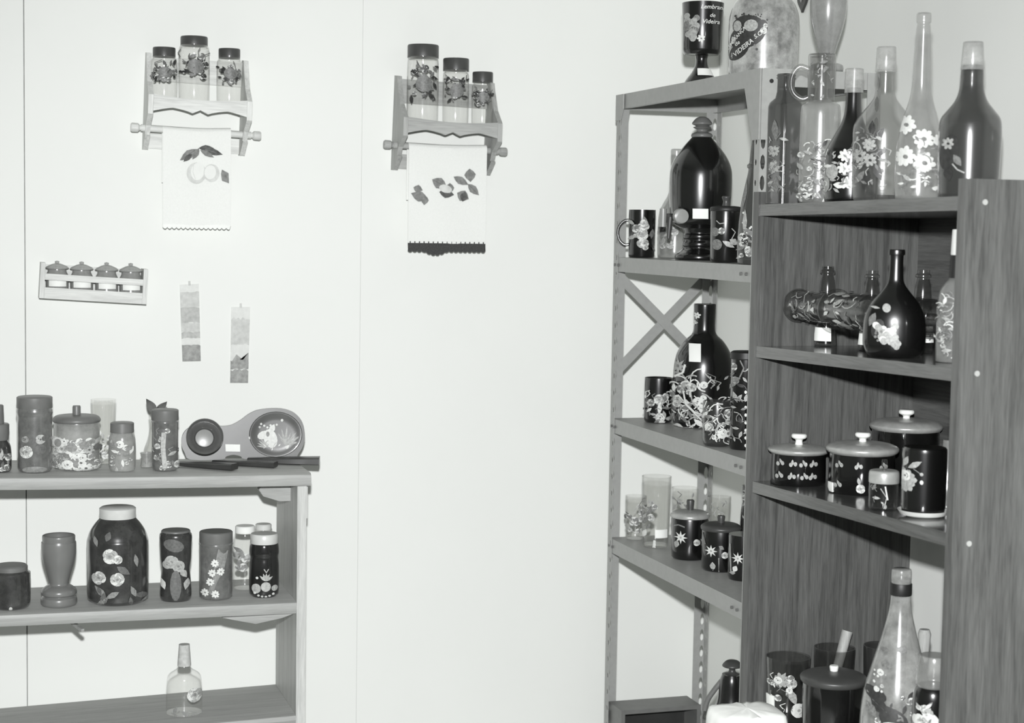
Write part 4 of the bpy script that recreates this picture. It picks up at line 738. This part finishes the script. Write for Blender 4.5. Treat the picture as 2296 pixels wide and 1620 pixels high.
# ================================================================ WALL RACKS WITH TOWELS
def towel_rack(px0, px1, ytop, yshelf, ybot, wm, wmx, lab, dep, ang, name='towel_rack'):
    """px0/px1: outer left/right at the shelf; all in wall plane then built forward"""
    zf = YB-dep; a = on_y(px0, yshelf, zf); c = on_y(px1, yshelf, zf); Wd = c.x-a.x; cx = (a.x+c.x)/2; cz = on_y((px0+px1)/2, yshelf, zf).z
    mp = fw.dot(Vector((cx, zf, cz))-CAM)/F
    r = empty(name, (cx, YB-.0005, cz)); r.rotation_euler = (0, ang, 0); prop(r, lab, 'towel rack')
    T = (yshelf-ytop)*mp; Bm = (ybot-yshelf)*mp; hw = Wd/2; t = .014
    for s_ in (-1, 1):
        # profile (depth, z): tall at the wall, cut back above, flares at shelf, tapers below
        pr = [(0, T), (.035, T*.97), (.045, T*.8), (dep*.62, T*.35), (dep, .008), (dep, -.045), (dep*.62, -.075), (dep*.5, -.10), (dep*.60, -Bm*.72), (.03, -Bm), (0, -Bm)]
        b = MB(); x0 = s_*hw-(t if s_ > 0 else 0); b.prism(pr, lambda d, z, q: (x0+q, -d, z), 0, t); b.build('side_panel', wm, r, smooth=False)
    iw = hw-t-.0003
    b = MB(); b.box((-iw, -dep+.014, -.012), (iw, -.0005, 0)); b.build('shelf', wmx, r, smooth=False)
    pts = [(-iw, .012)]+[(-iw+2*iw*u, .012-.010*math.sin(PI*u)) for u in [i/12 for i in range(1, 12)]]+[(iw, .012)]
    low = []
    for i in range(25):
        u = i/24
        if u < .40: d = -.020-.016*(1-math.sin(PI*min(1, (u)/.75)))*1.0 - (.014*max(0, (u-.2)/.2) if u > .2 else 0)
        elif u < .6: d = -.026-.012*(abs(u-.5)/.1)
        else: v = 1-u; d = -.020-.016*(1-math.sin(PI*min(1, v/.75))) - (.014*max(0, (v-.2)/.2) if v > .2 else 0)
        low.append((-iw+2*iw*u, d))
    b = MB()
    for (xa, za), (xb, zb_) in zip(low, low[1:]):
        ua = (xa+iw)/(2*iw); ub = (xb+iw)/(2*iw); ta = .010-.008*math.sin(PI*ua); tb_ = .010-.008*math.sin(PI*ub)
        b.prism([(xa, za), (xb, zb_), (xb, tb_), (xa, ta)], lambda x, z, d: (x, d, z), -dep, -dep+.0138)
    b.build('scalloped_apron', wmx, r, smooth=False)
    b = MB(); b.box((-iw, -.012, T*.42), (iw, -.0005, T*.93)); b.build('back_rail', wmx, r, smooth=False)
    b = MB(); b.box((-iw, -.012, -Bm*.97), (iw, -.0005, -Bm*.66)); b.build('back_rail', wmx, r, smooth=False)
    return r, cx, cz, mp, hw, zf
def dowel(r, hw, z, d, rad, wm, over=.03):
    b = MB(); b.tube([(-hw-over*.3, -d, z), (hw+over*.3, -d, z)], rad, 16); o = b.build('dowel', wm, r)
    for s_ in (-1, 1):
        b = MB(); x = s_*(hw+.003); e = s_*over; b.tube([(x, -d, z), (x+e*.3, -d, z), (x+e*.45, -d, z), (x+e*.9, -d, z), (x+e, -d, z)], [rad*.75, rad*.75, rad*1.25, rad*1.3, rad*1.05], 16); b.build('dowel_knob', wm, o)
def towel(name, lab, r, cx, cz, px0, px1, ydow, ybot, dz, dd, rad, paint, trim, pal):
    """a towel folded over the dowel: one sheet with a front and a back fall"""
    Y = YB-dd-rad-.002; a = on_y(px0, ydow, Y); c = on_y(px1, ydow, Y); zb = on_y((px0+px1)/2, ybot, Y).z
    zc = on_y((px0+px1)/2, ydow, Y).z; zd = cz+dz; R = rad+.0035; path = []
    for i in range(25): t = i/24; path.append((-R, zb+(zd-zb)*t))
    for i in range(1, 12): t = PI*i/12; path.append((-R*math.cos(t), zd+R*math.sin(t)))
    for i in range(13): t = i/12; path.append((R, zd-(zd-zb)*.55*t))
    n = 28; vs = []; m = len(path); fs = []
    for e in (0, .0022):
        for k, (dy, z) in enumerate(path):
            for i in range(n+1):
                u = i/n; x = a.x+(c.x-a.x)*u; wob = .0012*math.sin(u*9+z*20)*min(1, max(0, (zd-z)/.1)); s_ = 1 if dy < 0 else -1
                if k < 25: yy, zz = -dd-R-wob+e-0, z
                elif k > 35: yy, zz = -dd+R-e, z
                else: q = (R-e)/R; yy, zz = -dd+dy*q, zd+(z-zd)*q
                vs.append((x, YB+yy, zz-(.003*math.sin(PI*u) if k > 24 and k < 36 else 0)))
    st = (n+1)*m
    for k in range(m-1):
        for i in range(n): q = k*(n+1)+i; fs += [(q, q+1, q+n+2, q+n+1), (st+q, st+q+n+1, st+q+n+2, st+q+1)]
    for k in range(m-1):
        for i in (0, n): q = k*(n+1)+i; fs.append((q, q+n+1, st+q+n+1, st+q))
    for i in range(n):
        for k in (0, m-1): q = k*(n+1)+i; fs.append((q, q+1, st+q+1, st+q))
    b = MB(); b.add(vs, fs)
    mpt = fw.dot(Vector((a.x, Y, zc))-CAM)/F
    lay(b, paint, lambda x, y, e: (on_y(x, y, Y).x, YB-dd-R-.002-e, on_y(x, y, Y).z))
    root = empty(name, (0, 0, 0)); root.location = ((a.x+c.x)/2, YB-dd, zd)
    rel(b.build('cloth', [M['towel']]+pal, None), root)
    b = MB(); zt0 = zb
    if trim == 'dark':
        N_ = 17; xs = [a.x+(c.x-a.x)*i/N_ for i in range(N_+1)]
        b.prism([(a.x, zt0+.001), (a.x+.001, zt0-.018)]+[(xs[i]+(c.x-a.x)/N_*t, zt0-.022-.004*math.sin(PI*t)-(.010*math.sin(PI*(i+t-3.5)/5) if 3.5 < i+t < 8.5 else 0)) for i in range(N_) for t in (0, .33, .66)]+[(c.x, zt0-.020), (c.x-.001, zt0+.001)], lambda x, z, d: (x, YB-dd-R+d, z), -.001, .003)
        for i in range(N_):
            x = (xs[i]+xs[i+1])/2; b.tube([(x, YB-dd-R, zt0-.001), (x, YB-dd-R, zt0+.006)], .0018, 5)
        t_ = rel(b.build('crochet_edging', M['croc'], None, smooth=False), root); t_['label'] = 'black crochet edging'
    else:
        N_ = 15; w_ = (c.x-a.x)/N_
        b.prism([(a.x, zt0+.001)]+[(a.x+w_*(i+t), zt0-.006-.005*math.sin(PI*t)) for i in range(N_) for t in (0, .25, .5, .75)]+[(c.x, zt0+.001)], lambda x, z, d: (x, YB-dd-R+d, z), -.0005, .002)
        rel(b.build('lace_edging', M['white'], None, smooth=False), root)
    return prop(root, lab, 'towel')
def hjar(px, ybot, r, ytop, ylid, rl, lab, Y, zs, lid, seed, grp, X=None):
    x = on_y(px, ybot, Y).x; z = zs(x)
    vessel('storage_jar', lab, 'jar', (x, Y, z), [
      P('body', [(ylid-2, r*.86), (ylid+4, r*.86), (ylid+12, r), (ybot-6, r), (ybot, r*.86)], 'gcj', deco=scat(px-r*.75, ylid+20, px+r*.75, ybot-(ybot-ylid)*.35, 26, seed, r*.24, 'rll', (3, 2, 3, 3, 2))+scat(px-r*.8, ylid+20, px+r*.8, ybot-(ybot-ylid)*.3, 14, seed+1, r*.26, 'so', (3, 2))+[ell(px+r*.1, (ylid+ybot)/2-5, r*.5, (ybot-ylid)*.14, .3, 12, 2)]),
      P('lid', [(ytop, rl*.96), (ytop+2, rl), (ylid, rl)], lid, sm=0)], grp)
# left rack
dpa = .135
ga_ = 'jars on the left wall rack'
rA, cx, cz, mp, hw, zf = towel_rack(333, 566, 118, 226, 338, M['rackw'], M['rackwx'], 'pale wooden towel rack with three jars, upper left of the wall', dpa, .035)
dowel(rA, hw, -(290-226)*mp-.002, .062, .010, M['rackwx'], .036)
ga_ = 'jars on the left wall rack'; zsA = lambda x: cz-.0+.0008-(x-cx)*.035+.0006
for a_ in ((368, 211, 29, 108, 128, 25, 'small clear jar with charcoal lid, left on the left wall rack', 21), (435, 213, 34, 84, 103, 30, 'tallest clear jar, centre of the left wall rack', 33), (514, 215, 28, 111, 131, 24, 'small clear jar with charcoal lid, right on the left wall rack', 47)):
    hjar(a_[0], a_[1], a_[2], a_[3], a_[4], a_[5], a_[6], YB-.070, zsA, 'lidb', a_[7], ga_)
pA = leaf(441, 334, 46, 20, 2.55, 2)+leaf(446, 332, 30, 14, 2.1, 2)+leaf(445, 332, 34, 14, -.0, 2)+leaf(455, 334, 44, 16, .28, 3)+leaf(430, 345, 26, 12, 2.4, 3)+leaf(448, 336, 36, 12, .5, 2)+[([(500, 380), (513, 388), (512, 411), (497, 405), (495, 390)], 2)]
LT = [plain('towel_paint_white', .78, .9, .02, 60), plain('towel_paint_pale', .62, .9, .12, 60), plain('towel_paint_grey', .22, .9, .3, 90), plain('towel_paint_dark', .10, .9, .4, 90)]
pA = [ell(440, 388, 22, 24, 0, 20, 1), ell(443, 384, 15, 20, .2, 18, 0), ell(474, 388, 18, 20, 0, 20, 1), ell(471, 386, 13, 16, .1, 18, 0)]+stroke([(434, 370), (432, 385), (438, 402)], 1.5, 1)+leaf(441, 334, 46, 20, 2.55, 2, 3)+leaf(446, 332, 30, 14, 2.1, 2)+leaf(445, 332, 34, 14, 0, 3)+leaf(455, 334, 46, 16, .28, 3, 2)+leaf(430, 345, 26, 12, 2.4, 3)+leaf(448, 336, 36, 12, .5, 2)+[([(497, 380), (512, 388), (513, 411), (497, 405), (495, 390)], 2)]
towel('hand_towel', 'plain white hand towel with faint painted peaches and dark leaves, left rack', rA, cx, cz, 365, 518, 268, 505, -(290-226)*mp-.002, .062, .010, pA, 'lace', LT)
# right rack
dpb = .135
rB, cx, cz, mp, hw, zf = towel_rack(905, 1127, 170, 276, 384, M['rackd'], M['rackdx'], 'brown wooden towel rack with three stepped jars, right on the wall', dpb, .03)
dowel(rB, hw, -(328-276)*mp-.002, .062, .010, M['rackdx'], .036)
zsB = lambda x: cz+.0014-(x-cx)*.03
for a_ in ((947, 262, 35, 103, 130, 35, 'tallest painted jar with dark lid, left on the right wall rack', 5), (1021, 264, 29, 133, 159, 29, 'middle-height painted jar with dark lid on the right wall rack', 6), (1081, 266, 24, 163, 185, 23, 'shortest painted jar with dark lid on the right wall rack', 7)):
    hjar(a_[0], a_[1], a_[2], a_[3], a_[4], a_[5], a_[6], YB-.070, zsB, 'lidb', a_[7], 'stepped jars on the right wall rack')
pB = leaf(958, 447, 40, 24, 3.5, 2)+leaf(953, 438, 22, 18, 1.7, 2)+leaf(926, 420, 22, 18, .3, 2)+leaf(968, 402, 38, 26, .5, 2, 3)+leaf(984, 430, 34, 22, .2, 3)+leaf(1008, 410, 24, 20, 1.6, 2)+[ell(998, 423, 15, 9, .3, 12, 1)]+leaf(1016, 396, 38, 18, .5, 2)+leaf(1052, 378, 30, 26, 1.5, 2)+leaf(1048, 412, 36, 18, .8, 2, 3)+leaf(1040, 405, 22, 16, 3.3, 2)+leaf(1024, 432, 30, 26, .5, 2)+leaf(1036, 452, 24, 18, -1.3, 3)
towel('hand_towel', 'white hand towel with painted leaves and black crochet edge, right rack', rB, cx, cz, 917, 1092, 318, 546, -(328-276)*mp-.002, .062, .010, pB, 'dark', LT)
# ================================================================ SPICE RACK AND BOOKMARKS
dps = .085; Y = YB-dps; a = on_y(88, 668, Y); c = on_y(328, 682, Y); mp = fw.dot(a-CAM)/F; Wd = (c-a).length; ang = math.atan2(a.z-c.z, c.x-a.x)
sp = empty('spice_rack', ((a.x+c.x)/2, YB-.0005, (a.z+c.z)/2), 0); sp.rotation_euler = (0, ang, 0); prop(sp, 'small pale wooden spice rack holding four lidded jars at left', 'spice rack')
Hs = 80*mp; hw = Wd/2; rw, rx_ = M['rackw'], M['rackwx']
for s_ in (-1, 1): x = s_*hw; MB().box((min(x, x-s_*.012), -dps, 0), (max(x, x-s_*.012), 0, Hs)).build('side_panel', rw, sp, smooth=False)
iw = hw-.0123
MB().box((-iw, -dps+.0085, 0), (iw, -.0062, .008)).build('shelf', rx_, sp, smooth=False)
MB().box((-iw, -dps, 0), (iw, -dps+.008, 25*mp)).build('front_rail', rx_, sp, smooth=False)
MB().box((-iw, -dps, 42*mp), (iw, -dps+.008, 56*mp)).build('front_rail', rx_, sp, smooth=False)
MB().box((-iw, -.006, 0), (iw, 0, Hs*.95)).build('back_board', rx_, sp, smooth=False)
for k, (px, yy) in enumerate(((128, 598), (183, 600), (239, 602), (293, 604))):
    x = on_y(px, yy, YB-.042).x; zz = sp.location.z-(x-sp.location.x)*math.tan(ang)+.0095; d = fw.dot(Vector((x, YB-.042, zz))-CAM); m_ = d/F; R = 25*m_; t_ = on_y(px, yy, YB-.042).z-zz
    j = empty('spice_jar', (x, YB-.042, zz)); prop(j, ['pale lidded spice jar, leftmost of four in the spice rack', 'pale lidded spice jar, second from left in the spice rack', 'pale lidded spice jar, third from left in the spice rack', 'pale lidded spice jar, rightmost of four in the spice rack'][k], 'jar', 'jars in the spice rack')
    MB().lathe([(0, 0), (R*.9, 0), (R, .004), (R, t_*.7), (R*.82, t_*.84), (R*.82, t_*.93), (0, t_*.93)], 28).build('body', M['gll'], j)
    MB().lathe([(0, t_*.932), (R*.98, t_*.932), (R*1.04, t_*.96), (R*.9, t_*1.02), (R*.45, t_*1.10), (R*.16, t_*1.13), (R*.2, t_*1.2), (0, t_*1.22)], 28).build('lid', M['rackd'], j)
    b = MB(); n = 8; R_ = R+.0006; vs = [(R_*math.sin(q), -R_*math.cos(q), z) for z in (t_*.32, t_*.62) for q in [(-.8+1.6*i/n) for i in range(n+1)]]; vs += [((R_+.0008)*math.sin(q), -(R_+.0008)*math.cos(q), z) for z in (t_*.32, t_*.62) for q in [(-.8+1.6*i/n) for i in range(n+1)]]
    m = 2*(n+1); fs = [(i+m, i+1+m, i+n+2+m, i+n+1+m) for i in range(n)]+[(i, i+n+1, i+n+2, i+1) for i in range(n)]; b.add(vs, fs); b.build('paper_label', M['white'], j)
def strip(P4, lab, bands, hill):
    Y = YB-.0035; q = [on_y(x, y, Y) for x, y in P4]; c0 = sum(q, Vector())/4
    root = empty('bookmark', (c0.x, YB, c0.z)); b = MB()
    f = lambda p, d: (p.x-c0.x, -d, p.z-c0.z)
    b.add([f(p, .0005) for p in q]+[f(p, .003) for p in q], [(0, 1, 2, 3), (7, 6, 5, 4), (0, 4, 5, 1), (1, 5, 6, 2), (2, 6, 7, 3), (3, 7, 4, 0)])
    sh = []
    for (u0, u1, m) in bands:
        L = lambda u: (P4[0][0]+(P4[3][0]-P4[0][0])*u, P4[0][1]+(P4[3][1]-P4[0][1])*u); R = lambda u: (P4[1][0]+(P4[2][0]-P4[1][0])*u, P4[1][1]+(P4[2][1]-P4[1][1])*u)
        k = 8; rn = random.Random(int(u0*100)); top = [(L(u0)[0]+(R(u0)[0]-L(u0)[0])*i/k, L(u0)[1]+(R(u0)[1]-L(u0)[1])*i/k+(rn.random()-.5)*(7 if hill else 3)) for i in range(k+1)]
        bot = [(L(u1)[0]+(R(u1)[0]-L(u1)[0])*i/k, L(u1)[1]+(R(u1)[1]-L(u1)[1])*i/k+((rn.random()-.5)*4 if u1 < .99 else 0)) for i in range(k+1)]
        for i in range(k): sh.append(([top[i], top[i+1], bot[i+1], bot[i]], m))
    sh += hill or []
    lay(b, sh, lambda x, y, e: f(on_y(x, y, YB-.0035), .0030+e))
    b.build('printed_strip', [BK[0]]+BK, root, smooth=False)
    tx, ty = (P4[0][0]+P4[1][0])/2, P4[0][1]; b = MB(); p = on_y(tx, ty-5, Y); b.tube([f(p+Vector((0, 0, .004)), .002), f(p-Vector((0, 0, .008)), .004)], .003, 8); b.build('hanging_tab', M['rackw'], root)
    prop(root, lab, 'bookmark', 'landscape strips pinned to the wall')
BK = [plain('print_pale', .7, .8, .06, 60), plain('print_light_grey', .56, .8, .12, 80), plain('print_grey', .46, .8, .16, 90), plain('print_dark_grey', .33, .8, .25, 90)]
strip([(403, 638), (446, 636), (450, 809), (409, 810)], 'upper left narrow landscape strip with misty bands pinned on wall', [(.1, .3, 1), (.3, .5, 2), (.5, .62, 1), (.62, .7, 2), (.70, .79, 0), (.79, 1.0, 3)], None)
strip([(519, 688), (561, 688), (556, 858), (516, 858)], 'lower right narrow landscape strip with dark mountain peaks pinned on wall', [(.15, .5, 1), (.5, .68, 0), (.72, .815, 3), (.83, 1.0, 3)], [([(518, 812), (530, 794), (545, 806), (557, 790), (557, 815), (518, 816)], 3)])
